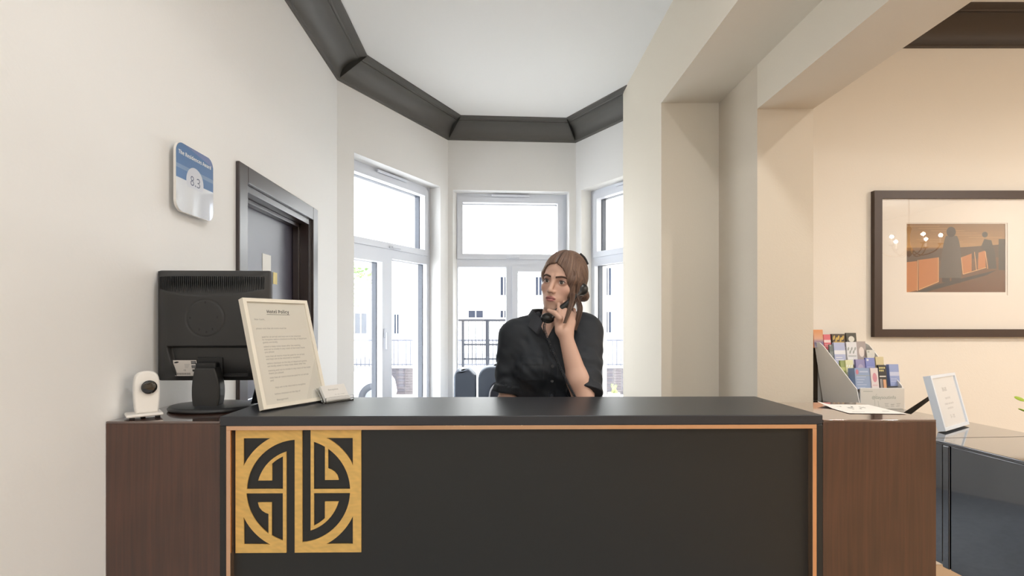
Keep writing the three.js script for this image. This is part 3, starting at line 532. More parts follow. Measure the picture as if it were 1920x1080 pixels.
// ---------------------------------------------------------------- luggage by the centre window, on a low bench
{
  const bench = thing('window_bench', 'low white bench under the centre bay window carrying the bags', 'bench', [.0, 0, -4.12]);
  mesh('seat_board', span(-.36, .5, .40, .43, -.17, .17, .004), M.upvc, bench); mesh('leg', span(-.34, -.30, 0, .40, -.15, .15), M.upvc, bench); mesh('leg', span(.44, .48, 0, .40, -.15, .15), M.upvc, bench);
  const fabric = mat([98, 108, 124], .5, { sheen: .4 }), pip = mat([206, 208, 216], .4);
  const soft = (w, h, d, r) => { const s = new THREE.Shape(), x = w / 2; s.moveTo(-x + .03, 0); s.lineTo(x - .03, 0); s.quadraticCurveTo(x, 0, x, .03); s.lineTo(x, h - r); s.bezierCurveTo(x, h - r * .3, x - r * .5, h, x - r, h); s.lineTo(-x + r, h); s.bezierCurveTo(-x + r * .5, h, -x, h - r * .3, -x, h - r); s.lineTo(-x, .03); s.quadraticCurveTo(-x, 0, -x + .03, 0); const g = new THREE.ExtrudeGeometry(s, { depth: d - .06, bevelEnabled: true, bevelThickness: .03, bevelSize: .014, bevelSegments: 5, curveSegments: 14 }); g.translate(0, .014, -d / 2 + .03); return g; };
  const a = thing('backpack', 'upright dark bag with a strap on top, left beside the piped suitcase', 'bag', [-.253, .43, -4.08]);
  const g = soft(.145, .575, .22, .055), p = g.attributes.position;
  for (let i = 0; i < p.count; i++) { const y = p.getY(i), k = noise.noise(p.getX(i) * 20, y * 22, p.getZ(i) * 20) * .005; p.setX(i, p.getX(i) + k); p.setY(i, y + k * 1.2 + (y > .5 ? .010 * Math.sin(p.getX(i) * 70) : 0)); } g.computeVertexNormals();
  mesh('bag_body', g, fabric, a);
  mesh('strap', tube([[-.04, .585, .05], [-.01, .605, .075], [.03, .595, .09], [.062, .55, .095], [.07, .45, .09]], .007, 20, 8), M.black, a);
  mesh('buckle', box(.03, .012, .012, .028, .59, .098, .003), pip, a);
  const s = thing('suitcase', 'dark soft suitcase with pale piped front pocket behind the woman', 'suitcase', [.035, .43, -4.08]);
  mesh('case_body', soft(.34, .60, .22, .085), fabric, s);
  const pk = soft(.21, .475, .05, .09); pk.translate(.02, .02, .115); mesh('front_pocket', pk, mat([52, 54, 66], .6), s);
  mesh('piping', tube([[-.094, .03, .142], [-.094, .40, .142], [-.082, .455, .142], [-.045, .497, .142], [.02, .51, .142], [.085, .497, .142], [.122, .455, .142], [.134, .40, .142], [.134, .03, .142]], .006, 60, 8), pip, s);
  mesh('zip_pull', tube([[.02, .46, .15], [-.02, .415, .152]], .006, 6, 6), pip, s);
  mesh('carry_handle', tube([[-.06, .61, 0], [-.05, .632, 0], [.05, .632, 0], [.06, .61, 0]], .009, 20, 8), M.black, s);
}
// ---------------------------------------------------------------- the street outside
{
  struct('ground', span(-70, 70, -.9, -.5, -60, -4.75), mat([206, 206, 204], .9));
  const render_ = mat([240, 240, 238], .85), winM = mat([30, 38, 54], .45, { specularIntensity: .3 }), frameM = mat([150, 154, 162], .5), X = (px, d) => (px - CX) * d / F, Y = (py, d) => EYE - (py - CY) * d / F;
  const D = 26, b = thing('apartment_building', 'white rendered building across the street seen through the bay windows', 'building', [0, -.5, -D]);
  mesh('wall', span(-24, .1, 0, 14, -8, 0), render_, b); mesh('wall', span(.1, 26, 0, 14, -8, -.5), render_, b); mesh('roof', span(-24.3, 26.3, 14, 14.4, -8.3, .3), mat([150, 150, 152], .8), b);
  mesh('ground_band', span(-24, 26, 0, .35, -.5, .03), mat([200, 200, 204], .8), b);
  const wins = [[663, 690, 585, 628], [737, 750, 587, 628], [876, 908, 580, 598], [936, 953, 580, 598], [936, 953, 517, 556], [1133, 1148, 500, 556], [1133, 1148, 582, 626], [1174, 1187, 582, 628], [1002, 1018, 517, 556], [1065, 1081, 517, 556], [610, 640, 585, 628], [700, 722, 517, 556], [1230, 1250, 582, 626]];
  for (const [x0, x1, y0, y1] of wins) {
    const d = x0 > 934 ? D + .5 : D, z = x0 > 934 ? -.5 : 0, w = mesh('window', ring(X(x0, d), X(x1, d), Y(y1, d) + .5, Y(y0, d) + .5, .07, z - .06, z + .03), frameM, b);
    mesh('pane', span(X(x0, d), X(x1, d), Y(y1, d) + .5, Y(y0, d) + .5, z - .02, z + .005), winM, w);
    mesh('glazing_bar', span((X(x0, d) + X(x1, d)) / 2 - .03, (X(x0, d) + X(x1, d)) / 2 + .03, Y(y1, d) + .5, Y(y0, d) + .5, z, z + .02), frameM, w);
  }
  // pale picket fence on a low kerb
  const dF = 13.75, f = thing('picket_fence', 'pale metal picket fence on a low white wall before the white building', 'fence', [0, -.5, -dF]), pale = mat([84, 86, 96], .5), bar = box(.024, .76, .024, 0, .7, 0, .005);
  for (let i = 0; i < 150; i++) { const p = mesh('picket', bar, pale, f); p.position.x = -8.4 + i * .112; }
  mesh('rail', span(-8.5, 8.5, 1.41, 1.46, -.02, .02), pale, f); mesh('rail', span(-8.5, 8.5, .76, .80, -.02, .02), pale, f); mesh('kerb', span(-8.6, 8.6, 0, .7, -.1, .1), mat([214, 214, 214], .8), f);
  // dark railing by the centre window
  const dR = 11, r = thing('metal_railing', 'dark metal railing outside the centre bay window', 'railing', [0, -.5, -dR]), steel = mat([26, 30, 40], .5);
  for (const px of [868, 914, 960, 1006]) mesh('post', span(X(px, dR) - .03, X(px, dR) + .03, 0, 1.96, -.03, .03, .006), steel, r);
  mesh('top_rail', span(X(858, dR), X(1010, dR), 1.94, 1.99, -.03, .03, .006), steel, r); for (const py of [646, 673]) mesh('mid_rail', span(X(868, dR), X(1006, dR), Y(py, dR) + .48, Y(py, dR) + .52, -.02, .02, .006), steel, r);
  const thin = box(.014, .92, .014, 0, 1.02, 0); for (let i = 0; i < 20; i++) { const q = mesh('baluster', thin, steel, r); q.position.x = X(872, dR) + i * .075; }
  mesh('base_wall', span(X(850, dR), X(1016, dR), 0, .95, -.12, .12), render_, r);
  // low brick walls
  const brickM = [[82, 76, 80], [74, 71, 78], [92, 86, 88]].map((c) => mat(c, .85)), bg = box(.212, .062, .1, 0, 0, 0, .003);
  for (const [x0, n, label] of [[-3.35, 8, 'low brick wall seen through the left bay window'], [2.2, 6, 'low brick wall seen through the right bay window']]) {
    const dB = 13.5, w = thing('brick_wall', label, 'brick wall', [x0, -.5, -dB]);
    mesh('mortar', span(0, n * .225, 0, .70, -.1, -.012), mat([110, 108, 108], .9), w);
    for (let j = 0; j < 10; j++) for (let i = 0; i < n; i++) { const q = mesh('brick', bg, brickM[(i * 5 + j * 3 + (i * j) % 2) % 3], w); q.position.set(.1125 + i * .225 + (j % 2 ? .0 : .0), .004 + j * .07, -.05); q.scale.x = 1; }
    mesh('coping', span(-.03, n * .225 + .03, .70, .75, -.14, .03, .008), mat([222, 222, 222], .8), w);
  }
  // parked white car, its wheel in the left window
  const car = thing('car', 'white car parked outside the left bay window', 'car', [-2.60, -.5, -10.7], .27), body = mat([190, 194, 200], .2, { clearcoat: 1 }), tyre = mat([50, 53, 60], .7);
  const s = new THREE.Shape(); [[.38, .22], [.44, .40], [.40, .60], [.20, .70], [-.55, .80], [-1.10, 1.28], [-2.35, 1.34], [-2.9, .9], [-3.4, .82], [-3.48, .4], [-3.4, .22]].forEach((p, i) => i ? s.lineTo(...p) : s.moveTo(...p));
  const cg = new THREE.ExtrudeGeometry(s, { depth: 1.5, bevelEnabled: true, bevelThickness: .06, bevelSize: .05, bevelSegments: 3 }); cg.translate(0, .05, -1.6); mesh('car_body', cg, body, car);
  mesh('side_window', prism([[-.72, .86, -.02], [-1.14, 1.24, -.02], [-2.3, 1.29, -.02], [-2.62, .98, -.02]].reverse(), .012).translate(0, .04, -.015), winM, car);
  for (const [x, z] of [[0, -.02], [-2.75, -.02], [0, -1.55], [-2.75, -1.55]]) {
    const wh = mesh('wheel', new THREE.TorusGeometry(.245, .075, 14, 36).translate(x, .32, z), tyre, car);
    mesh('hub_cap', [new THREE.CylinderGeometry(.19, .19, .05, 28).rotateX(Math.PI / 2).translate(x, .32, z + .02), ...Array.from({ length: 5 }, (_, i) => box(.04, .16, .02, 0, .02, .05).rotateZ(i * 1.2566).translate(x, .32, z))], mat([120, 124, 132], .4, { metalness: .3 }), wh);
  }
  // small planter outside the right window and a tree far left
  const pl = thing('planter', 'small planter with grassy plant outside the right bay window', 'planter', [2.05, -.1, -8.9], 0);
  pl.position.y = -.02; mesh('stand', box(.26, .48, .26, 0, -.48, 0, .01), mat([214, 214, 212], .8), pl); mesh('tub', new THREE.CylinderGeometry(.11, .085, .2, 18).translate(0, .1, 0), mat([170, 166, 150], .8), pl);
  for (let i = 0; i < 14; i++) { const a = i * 2.4, k = .05 + .05 * (i % 3); mesh('leaf', new THREE.ConeGeometry(.016, .2, 5).translate(0, .1, 0).rotateZ(.5 * Math.cos(a)).rotateX(.5 * Math.sin(a)).translate(Math.cos(a) * k * .5, .18, Math.sin(a) * k * .5), mat([140, 150, 96], .7), pl); }
  const tr = thing('tree', 'pale tree standing by the white building beyond the left window', 'tree', [X(655, 23), -.5, -23]);
  mesh('trunk', new THREE.CylinderGeometry(.12, .18, 3, 10).translate(0, 1.5, 0), mat([130, 116, 100], .9), tr);
  const lg = []; for (let i = 0; i < 500; i++) { const a = rnd() * 6.28, q = Math.acos(2 * rnd() - 1), R = .5 + .9 * Math.cbrt(rnd()); const l = new THREE.CircleGeometry(.09, 5); l.rotateX(rnd() * 6); l.rotateY(rnd() * 6); l.translate(R * Math.sin(q) * Math.cos(a), 3.6 + .75 * R * Math.cos(q), R * Math.sin(q) * Math.sin(a)); lg.push(l); }
  mesh('crown', lg, mat([120, 146, 92], .7, { side: THREE.DoubleSide }), tr).userData.kind = 'stuff';
}
// ---------------------------------------------------------------- distance-field modelling for the figure
function surfaceNets(sdf, lo, hi, cell, color) {
  const n = [0, 1, 2].map((k) => Math.ceil((hi[k] - lo[k]) / cell) + 1), [nx, ny, nz] = n, val = new Float32Array(nx * ny * nz), id = new Int32Array(nx * ny * nz).fill(-1), pos = [], tri = [];
  // coarse pass first: blocks that are far from the surface keep their centre value
  const B = 4;
  for (let k = 0; k < nz; k += B) for (let j = 0; j < ny; j += B) for (let i = 0; i < nx; i += B) {
    const c = sdf(lo[0] + (i + B / 2 - .5) * cell, lo[1] + (j + B / 2 - .5) * cell, lo[2] + (k + B / 2 - .5) * cell), far = Math.abs(c) > cell * B * 1.6 + .006;
    for (let c3 = k; c3 < Math.min(nz, k + B); c3++) for (let b = j; b < Math.min(ny, j + B); b++) for (let a = i; a < Math.min(nx, i + B); a++)
      val[(c3 * ny + b) * nx + a] = far ? c : sdf(lo[0] + a * cell, lo[1] + b * cell, lo[2] + c3 * cell);
  }
  const off = [[0, 0, 0], [1, 0, 0], [0, 1, 0], [1, 1, 0], [0, 0, 1], [1, 0, 1], [0, 1, 1], [1, 1, 1]], edges = [[0, 1], [2, 3], [4, 5], [6, 7], [0, 2], [1, 3], [4, 6], [5, 7], [0, 4], [1, 5], [2, 6], [3, 7]];
  const v8 = new Float32Array(8);
  for (let k = 0; k < nz - 1; k++) for (let j = 0; j < ny - 1; j++) for (let i = 0; i < nx - 1; i++) {
    let m = 0; for (let c = 0; c < 8; c++) { const o = off[c]; v8[c] = val[((k + o[2]) * ny + j + o[1]) * nx + i + o[0]]; if (v8[c] < 0) m |= 1 << c; }
    if (m === 0 || m === 255) continue;
    let x = 0, y = 0, z = 0, q = 0;
    for (const [a, b] of edges) if ((v8[a] < 0) !== (v8[b] < 0)) { const t = v8[a] / (v8[a] - v8[b]), A = off[a], E = off[b]; x += A[0] + (E[0] - A[0]) * t; y += A[1] + (E[1] - A[1]) * t; z += A[2] + (E[2] - A[2]) * t; q++; }
    id[(k * ny + j) * nx + i] = pos.length / 3; pos.push(lo[0] + (i + x / q) * cell, lo[1] + (j + y / q) * cell, lo[2] + (k + z / q) * cell);
  }
  const I = (i, j, k) => id[(k * ny + j) * nx + i];
  const quad = (a, b, c, d, flip) => { if (a < 0 || b < 0 || c < 0 || d < 0) return; flip ? tri.push(a, c, b, a, d, c) : tri.push(a, b, c, a, c, d); };
  for (let k = 1; k < nz - 1; k++) for (let j = 1; j < ny - 1; j++) for (let i = 1; i < nx - 1; i++) {
    const s = val[(k * ny + j) * nx + i] < 0;
    if (s !== val[(k * ny + j) * nx + i + 1] < 0) quad(I(i, j - 1, k - 1), I(i, j, k - 1), I(i, j, k), I(i, j - 1, k), !s);
    if (s !== val[(k * ny + j + 1) * nx + i] < 0) quad(I(i - 1, j, k - 1), I(i - 1, j, k), I(i, j, k), I(i, j, k - 1), !s);
    if (s !== val[((k + 1) * ny + j) * nx + i] < 0) quad(I(i - 1, j - 1, k), I(i, j - 1, k), I(i, j, k), I(i - 1, j, k), !s);
  }
  const N = [], col = [], e = cell * .5;
  for (let i = 0; i < pos.length; i += 3) {
    const x = pos[i], y = pos[i + 1], z = pos[i + 2], g = V(sdf(x + e, y, z) - sdf(x - e, y, z), sdf(x, y + e, z) - sdf(x, y - e, z), sdf(x, y, z + e) - sdf(x, y, z - e)).normalize(); N.push(g.x, g.y, g.z);
    if (color) col.push(...color(x, y, z));
  }
  const g = new THREE.BufferGeometry(); g.setAttribute('position', new THREE.Float32BufferAttribute(pos, 3)); g.setAttribute('normal', new THREE.Float32BufferAttribute(N, 3));
  if (color) g.setAttribute('color', new THREE.Float32BufferAttribute(col, 3)); g.setIndex(tri); return g;
}
const smin = (a, b, k) => { const h = Math.max(k - Math.abs(a - b), 0) / k; return Math.min(a, b) - h * h * k * .25; };
const smax = (a, b, k) => -smin(-a, -b, k);
function cone(x, y, z, a, b, ra, rb) {
  const dx = b[0] - a[0], dy = b[1] - a[1], dz = b[2] - a[2], px = x - a[0], py = y - a[1], pz = z - a[2];
  const h = Math.max(0, Math.min(1, (px * dx + py * dy + pz * dz) / (dx * dx + dy * dy + dz * dz)));
  return Math.hypot(px - dx * h, py - dy * h, pz - dz * h) - (ra + (rb - ra) * h);
}
function ell(x, y, z, c, r) { const a = (x - c[0]) / r[0], b = (y - c[1]) / r[1], d = (z - c[2]) / r[2], k0 = Math.sqrt(a * a + b * b + d * d), k1 = Math.hypot(a / r[0], b / r[1], d / r[2]); return k1 < 1e-9 ? -Math.min(...r) : k0 * (k0 - 1) / k1; }
const lerp3 = (a, b, t) => a.map((v, i) => v + (b[i] - v) * t), addv = (a, b, s = 1) => a.map((v, i) => v + b[i] * s), norm3 = (a) => { const l = Math.hypot(...a); return a.map((v) => v / l); };
const lin = (r, g, b) => { const c = C(r, g, b); return [c.r, c.g, c.b]; };

// ---------------------------------------------------------------- the woman behind the desk
// head frame: x to her left, y up, z where the face points
const HO = [.2545, 1.556, -1.95], HY = -33 * Math.PI / 180, hc = Math.cos(HY), hs = Math.sin(HY), TILT = .17, tc = Math.cos(TILT), ts = Math.sin(TILT);
const toHead = (X, Y, Z) => { const dx = X - HO[0], dy = Y - HO[1], dz = Z - HO[2]; const x0 = dx * hc - dz * hs, z = dx * hs + dz * hc; return [x0 * tc - dy * ts, dy * tc + x0 * ts, z]; };
const toWorld = (x, y, z) => { const x0 = x * tc + y * ts, y0 = y * tc - x * ts; return [HO[0] + x0 * hc + z * hs, HO[1] + y0, HO[2] - x0 * hs + z * hc]; };
function faceSDF(x, y, z) {
  const ax = Math.abs(x);
  let d = ell(x, y, z, [0, .03, -.014], [.070, .086, .090]);
  d = smin(d, ell(x, y, z, [0, .035, .030], [.058, .060, .052]), .02);                         // forehead
  d = smin(d, ell(x, y, z, [0, -.038, .026], [.058, .074, .057]), .025);                       // middle face
  d = smin(d, ell(x, y, z, [0, -.072, .033], [.046, .042, .047]), .022);                       // jaw
  d = smin(d, cone(ax, y, z, [.050, -.05, .0], [.012, -.098, .062], .014, .013), .018);        // jaw line
  d = smin(d, ell(x, y, z, [0, -.102, .066], [.017, .013, .013]), .014);                       // chin
  d = smin(d, ell(ax, y, z, [.041, -.026, .050], [.020, .018, .018]), .022);                   // cheekbone
  d = smin(d, cone(ax, y, z, [.010, .016, .080], [.044, .018, .060], .008, .008), .014);       // brow ridge
  d = smax(d, -ell(ax, y, z, [.0305, -.001, .088], [.017, .0115, .013]), .012);                // eye socket
  d = smin(d, ell(ax, y, z, [.0305, -.001, .0675], [.0180, .0145, .0138]), .004);              // lids over the eyeball
  d = smax(d, -ell(ax, y - (ax - .0305) * .12, z, [.0305, -.0020, .0815], [.0152, .0049, .0085]), .0015);
  let nose = cone(x, y, z, [0, .010, .079], [0, -.030, .0985], .0068, .0082);
  nose = smin(nose, ell(x, y, z, [0, -.0355, .1000], [.0092, .0078, .0098]), .006);
  nose = smin(nose, ell(ax, y, z, [.0105, -.0385, .0905], [.0066, .0064, .0085]), .005);
  d = smin(d, nose, .010);
  d = smin(d, ell(x, y, z, [0, -.066, .066], [.028, .022, .0215]), .014);                      // mouth swell
  let lips = ell(ax, y, z, [.0065, -.0612, .0855], [.0135, .0050, .0068]);
  lips = smin(lips, ell(x, y, z, [0, -.0705, .0850], [.0165, .0062, .0072]), .002);
  d = smin(d, lips, .004);
  d = smax(d, -cone(ax, y, z, [0, -.0655, .0945], [.021, -.0662, .0805], .0011, .0010), .0022);
  d = smin(d, ell(ax, y, z, [.070, -.008, -.008], [.008, .028, .016]), .006);                  // ear
  return d;
}
const NB = [.207, 1.352, -1.962], NT = toWorld(-.012, -.05, -.006);
const SL = [.068, 1.345, -1.960], SR = [.338, 1.365, -1.955], EL = [.040, 1.105, -1.945], ER = [.309, 1.122, -1.800];
const WL = [.095, 1.018, -1.800], WR = [.243, 1.363, -1.815];
const neckSDF = (x, y, z) => smin(cone(x, y, z, NT, NB, .0475, .053), cone(x, y, z, NB, [.21, 1.30, -1.96], .055, .09), .03);
function torsoSDF(x, y, z, g) {                                   // g: clothing thickness
  let d = ell(x, y, z, [.208, 1.235, -1.968], [.150 + g, .19, .098 + g]);
  d = smin(d, cone(x, y, z, [.095, 1.335, -1.965], [.320, 1.345, -1.962], .055 + g, .055 + g), .06);
  d = smin(d, cone(x, y, z, [.213, 1.385, -1.972], [.090, 1.350, -1.965], .045 + g, .052 + g), .05);
  d = smin(d, cone(x, y, z, [.213, 1.385, -1.972], [.325, 1.370, -1.962], .045 + g, .055 + g), .05);
  d = smin(d, ell(x, y, z, [.142, 1.232, -1.893], [.068 + g, .070 + g, .066 + g]), .045);
  d = smin(d, ell(x, y, z, [.278, 1.236, -1.888], [.068 + g, .070 + g, .066 + g]), .045);
  d = smin(d, ell(x, y, z, [.204, 1.06, -1.965], [.125 + g, .17, .092 + g]), .06);
  d = smin(d, ell(x, y, z, [.204, .93, -1.975], [.165 + g, .13, .115 + g]), .06);
  return d;
}
const upperL = (x, y, z, g) => cone(x, y, z, SL, EL, .052 + g, .042 + g), upperR = (x, y, z, g) => cone(x, y, z, SR, ER, .054 + g, .043 + g);
const HIPS = [[.125, .88, -1.975], [.285, .88, -1.975]], KNEES = [[.115, .47, -1.955], [.295, .47, -1.955]], ANKLES = [[.11, .085, -1.985], [.30, .085, -1.985]];
function bodySDF(x, y, z) {
  let d = torsoSDF(x, y, z, -.004);
  d = smin(d, neckSDF(x, y, z), .03);
  d = smin(d, upperL(x, y, z, -.006), .03); d = smin(d, upperR(x, y, z, -.006), .03);
  for (const k of [0, 1]) { d = smin(d, cone(x, y, z, HIPS[k], KNEES[k], .082, .055), .03); d = smin(d, cone(x, y, z, KNEES[k], ANKLES[k], .054, .036), .02); d = smin(d, cone(x, y, z, ANKLES[k], addv(ANKLES[k], [0, -.04, .14]), .034, .028), .02); }
  return d;
}
// arms with hands: chains of tapered bones
function handBones(W, u, w, n, curls, thumb, s) {                 // u: along the palm, w: index -> little finger, n: the way the palm faces
  const palm = [], fingers = [], offs = [-.033, -.011, .0105, .030], len = [.084, .087, .083, .074], L = [[.040, .025, .021], [.044, .028, .022], [.041, .026, .021], [.032, .020, .019]], R = [.0086, .0088, .0083, .0072];
  offs.forEach((o, i) => {
    const k = addv(addv(W, u, len[i]), w, o * s), k0 = addv(addv(W, u, .008), w, o * .55 * s);
    palm.push([k0, k, .0150, .0108]);
    let p = k, a = curls[i][0];
    for (let q = 0; q < 3; q++) { const dir = norm3(addv(addv(u.map((v) => v * Math.cos(a)), n, Math.sin(a)), w, curls[i][3] ?? 0)), e = addv(p, dir, L[i][q]); fingers.push([p, e, R[i] * (1 - .07 * q), R[i] * (.93 - .08 * q)]); p = e; a += curls[i][1 + Math.min(q, 1)]; }
  });
  palm.push([addv(addv(W, u, .015), w, -.022 * s), addv(addv(W, u, .05), w, -.034 * s), .0150, .0130]);
  const th = []; for (let q = 0; q < thumb.length - 1; q++) th.push([thumb[q], thumb[q + 1], [.0125, .0105, .0092][q], [.0105, .0092, .0068][q]]);
  return { palm, fingers, th };
}
function armSDF(E, W, hand) {
  const mid = lerp3(E, W, .32);
  return (x, y, z) => {
    let d = smin(cone(x, y, z, E, mid, .040, .039), cone(x, y, z, mid, W, .0385, .0235), .02);
    let p = 1e9; for (const b of hand.palm) p = smin(p, cone(x, y, z, ...b), .014);
    d = smin(d, p, .020);
    let f = 1e9; for (const b of hand.fingers) f = Math.min(f, cone(x, y, z, ...b));
    d = smin(d, f, .006);
    let t = 1e9; for (const b of hand.th) t = smin(t, cone(x, y, z, ...b), .004);
    return smin(d, t, .007);
  };
}
const uR = norm3([.16, .88, -.42]), wR = norm3([.95, -.10, -.28]), nR = norm3([-.26, -.36, -.88]);
const handR = handBones(WR, uR, wR, nR, [[.35, 1.0, .7], [.25, .8, .6], [.25, .75, .55], [.3, .7, .5]], [addv(addv(WR, uR, .026), wR, -.022), [.2235, 1.418, -1.800], [.2060, 1.436, -1.806], [.1850, 1.446, -1.822]], 1);
const uL = norm3([.25, -.10, .96]), nL = [0, -1, 0], wL = norm3([-.96, 0, .25]);
const handL = handBones(WL, uL, wL, nL, [[.05, .1, .1], [.05, .1, .1], [.05, .1, .1], [.05, .1, .1]], [addv(addv(WL, uL, .02), wL, -.02), addv(addv(WL, uL, .05), wL, -.05), addv(addv(WL, uL, .075), wL, -.058), addv(addv(WL, uL, .095), wL, -.058)], 1);
{
  const skinA = lin(208, 168, 148), lipA = lin(178, 116, 114), shadowA = lin(118, 80, 72), browA = lin(92, 64, 48), blushA = lin(202, 150, 134);
  const mix = (a, b, t) => a.map((v, i) => v + (b[i] - v) * Math.max(0, Math.min(1, t)));
  const skinCol = () => skinA;
  const headCol = (X, Y, Z) => {
    const [x, y, z] = toHead(X, Y, Z), ax = Math.abs(x); let c = skinA;
    c = mix(c, blushA, .5 * Math.exp(-((ax - .042) ** 2 + (y + .03) ** 2) / .0004));
    const e = Math.hypot((ax - .032) / 1.5, y - .002); if (z > .04) c = mix(c, shadowA, .75 * (1 - (e - .006) / .009));           // made-up lids
    if (z > .04 && ax > .009) { const b = y - (.0140 + .0065 * Math.sin(Math.min(1, (ax - .010) / .040) * 2.6)); c = mix(c, browA, ax < .054 ? 1.5 * (1 - Math.abs(b) / .0042) : 0); }
    if (z > .068) { const l = Math.hypot(x / .0215, (y + .0658) / .0105); c = mix(c, lipA, (1.05 - l) * 6); if (Math.abs(y + .0655) < .0009 && ax < .02) c = mix(c, lin(92, 44, 46), .8); }
    if (z > .085 && Math.hypot(ax - .0062, (y + .0425) * 1.3) < .0026) c = mix(c, lin(96, 56, 46), .8);
    return c;
  };
  const headField = (X, Y, Z) => smin(faceSDF(...toHead(X, Y, Z)), neckSDF(X, Y, Z), .018);
  const wr = 1.30;
  const gBody = surfaceNets((x, y, z) => Math.max(bodySDF(x, y, z), y - 1.405), [-.03, .015, -2.12], [.44, 1.44, -1.78], .011, skinCol);
  const gHead = surfaceNets((x, y, z) => Math.max(headField(x, y, z), 1.372 - y), [.130, 1.365, -2.07], [.365, 1.69, -1.82], .0026, headCol);
  const gArmR = surfaceNets(armSDF(ER, WR, handR), [.14, 1.09, -1.96], [.37, 1.56, -1.74], .003, skinCol);
  const gArmL = surfaceNets(armSDF(EL, WL, handL), [-.02, .94, -2.0], [.22, 1.16, -1.6], .004, skinCol);
  const skin = new THREE.MeshPhysicalMaterial({ vertexColors: true, roughness: .5, sheen: .15 });
  const P = thing('person', 'woman in a black button shirt behind the desk holding a phone to her ear', 'person', [.21, 0, -1.96]);
  const put = (g) => g.translate(-.21, 0, 1.96);
  mesh('body', mergeGeometries([gBody, gHead, gArmR, gArmL].map(put)), skin, P);
  // eyes
  for (const s of [-1, 1]) {
    const g = new THREE.SphereGeometry(.0132, 36, 26), p = g.attributes.position, col = [], gz = norm3([.10 , -.02, 1]);
    for (let i = 0; i < p.count; i++) { const v = norm3([p.getX(i), p.getY(i), p.getZ(i)]), a = Math.acos(Math.min(1, v[0] * gz[0] + v[1] * gz[1] + v[2] * gz[2])); col.push(...(a < .20 ? lin(14, 12, 12) : a < .47 ? lin(58, 48, 42) : a < .53 ? lin(30, 26, 25) : lin(226, 222, 218))); }
    g.setAttribute('color', new THREE.Float32BufferAttribute(col, 3)); g.rotateY(HY); g.translate(...toWorld(s * .0305, -.0012, .0672)); put(g);
    mesh('eye', g, new THREE.MeshPhysicalMaterial({ vertexColors: true, roughness: .3, clearcoat: .3 }), P);
    const lash = tube([[-.0165, -.001], [-.009, .0054], [0, .0068], [.009, .0056], [.0170, .0005]].map(([a, b]) => toWorld(s * .0305 + a * (s > 0 ? 1 : 1), b - .0018, .0805 - a * a * 30 - .0005)), .0014, 14, 5); put(lash);
    mesh('eyelash', lash, M.black, P);
    const brow = tube([[.010, .0160, .0880], [.020, .0175, .0868], [.032, .0200, .0820], [.044, .0180, .0730], [.052, .0140, .0650]].map(([a, b, c]) => toWorld(s * a, b, c)), .0032, 18, 6); put(brow);
    mesh('eyebrow', brow, mat([74, 52, 42], .8), P);
  }
  // hair: swept from a middle parting over the ears to a low bun, loose locks in front
  const bun = [.022, -.034, -.130], noiseH = (a) => noise.noise(a, 3.3, 7.7);
  const strand = (x, y, z) => { const t = Math.max(0, Math.min(1, (z + .01) / .05)), a = Math.atan2(y + .05, z + .13), b = Math.atan2(Math.max(0, z) + .02, Math.abs(x) + .01) * .9 + y * 1.5; return a + (b - a) * t * (3 - 2 * t) * t; };
  const hairSDF = (X, Y, Z) => {
    const [x, y, z] = toHead(X, Y, Z), ax = Math.abs(x);
    let sideLock = 1e9;
    let d = ell(x, y, z, [0, .033, -.012], [.082, .094, .105]);
    d = smin(d, cone(x, y, z, [.0, .0, -.075], bun, .058, .030), .03);
    d = smin(d, cone(ax, y, z, [.058, .020, .030], [.062, -.035, -.020], .022, .020), .02);
    if (x > -.01) { let q = cone(x, y, z, [.030, .070, .060], [.058, .015, .050], .016, .017); q = smin(q, cone(x, y, z, [.058, .015, .050], [.060, -.045, .040], .017, .015), .01); q = smin(q, cone(x, y, z, [.060, -.045, .040], [.053, -.090, .034], .015, .008), .01); sideLock = q; }
    // parting and hairline
    const face = ell(x, y, z, [-.008, -.030 - ax * .08, .102], [.068, .098, .076]);
    d = smax(d, -smin(face, ell(x, y, z, [-.014, .012, .096], [.060, .052, .062]), .008), .006);
    if (z > -.06) d = smax(d, -.052 - y - .12 * (z > 0 ? 0 : z), .01);
    d = smin(d, sideLock, .010);
    d = smin(d, cone(x, y, z, bun, addv(bun, [.012, -.008, -.008]), .027, .022), .008);
    d += .0036 * Math.exp(-((x / .0045) ** 2)) * (y > .05 ? 1 : 0);
    const q = strand(x, y, z); d += (.0006 * Math.sin(q * 62 + 4 * noiseH(q * 5)) + .0004 * Math.sin(q * 150)) * Math.min(1, ax / .02);
    return d;
  };
  const hA = lin(98, 74, 62), hB = lin(132, 104, 86), hC = lin(60, 45, 40);
  const hairCol = (X, Y, Z) => { const [x, y, z] = toHead(X, Y, Z), ph = strand(x, y, z), n = noise.noise(ph * 24, x * 16, 2.2), m = noise.noise(ph * 70, x * 30, 5.1); let c = mix(hA, hB, .4 + n * .9); c = mix(c, hC, m * .9 + (y < 0 ? .3 : 0)); if (y > .045) c = mix(c, hC, .8 * Math.exp(-((x / .0035) ** 2))); return mix(c, lin(150, 120, 92), y > .05 ? .35 * Math.max(0, n) : 0); };
  const gh = put(surfaceNets(hairSDF, [.105, 1.44, -2.12], [.40, 1.70, -1.83], .0026, hairCol));
  const hairM = new THREE.MeshPhysicalMaterial({ vertexColors: true, roughness: .45, sheen: .3 });
  const hair = mesh('hair', gh, hairM, P);
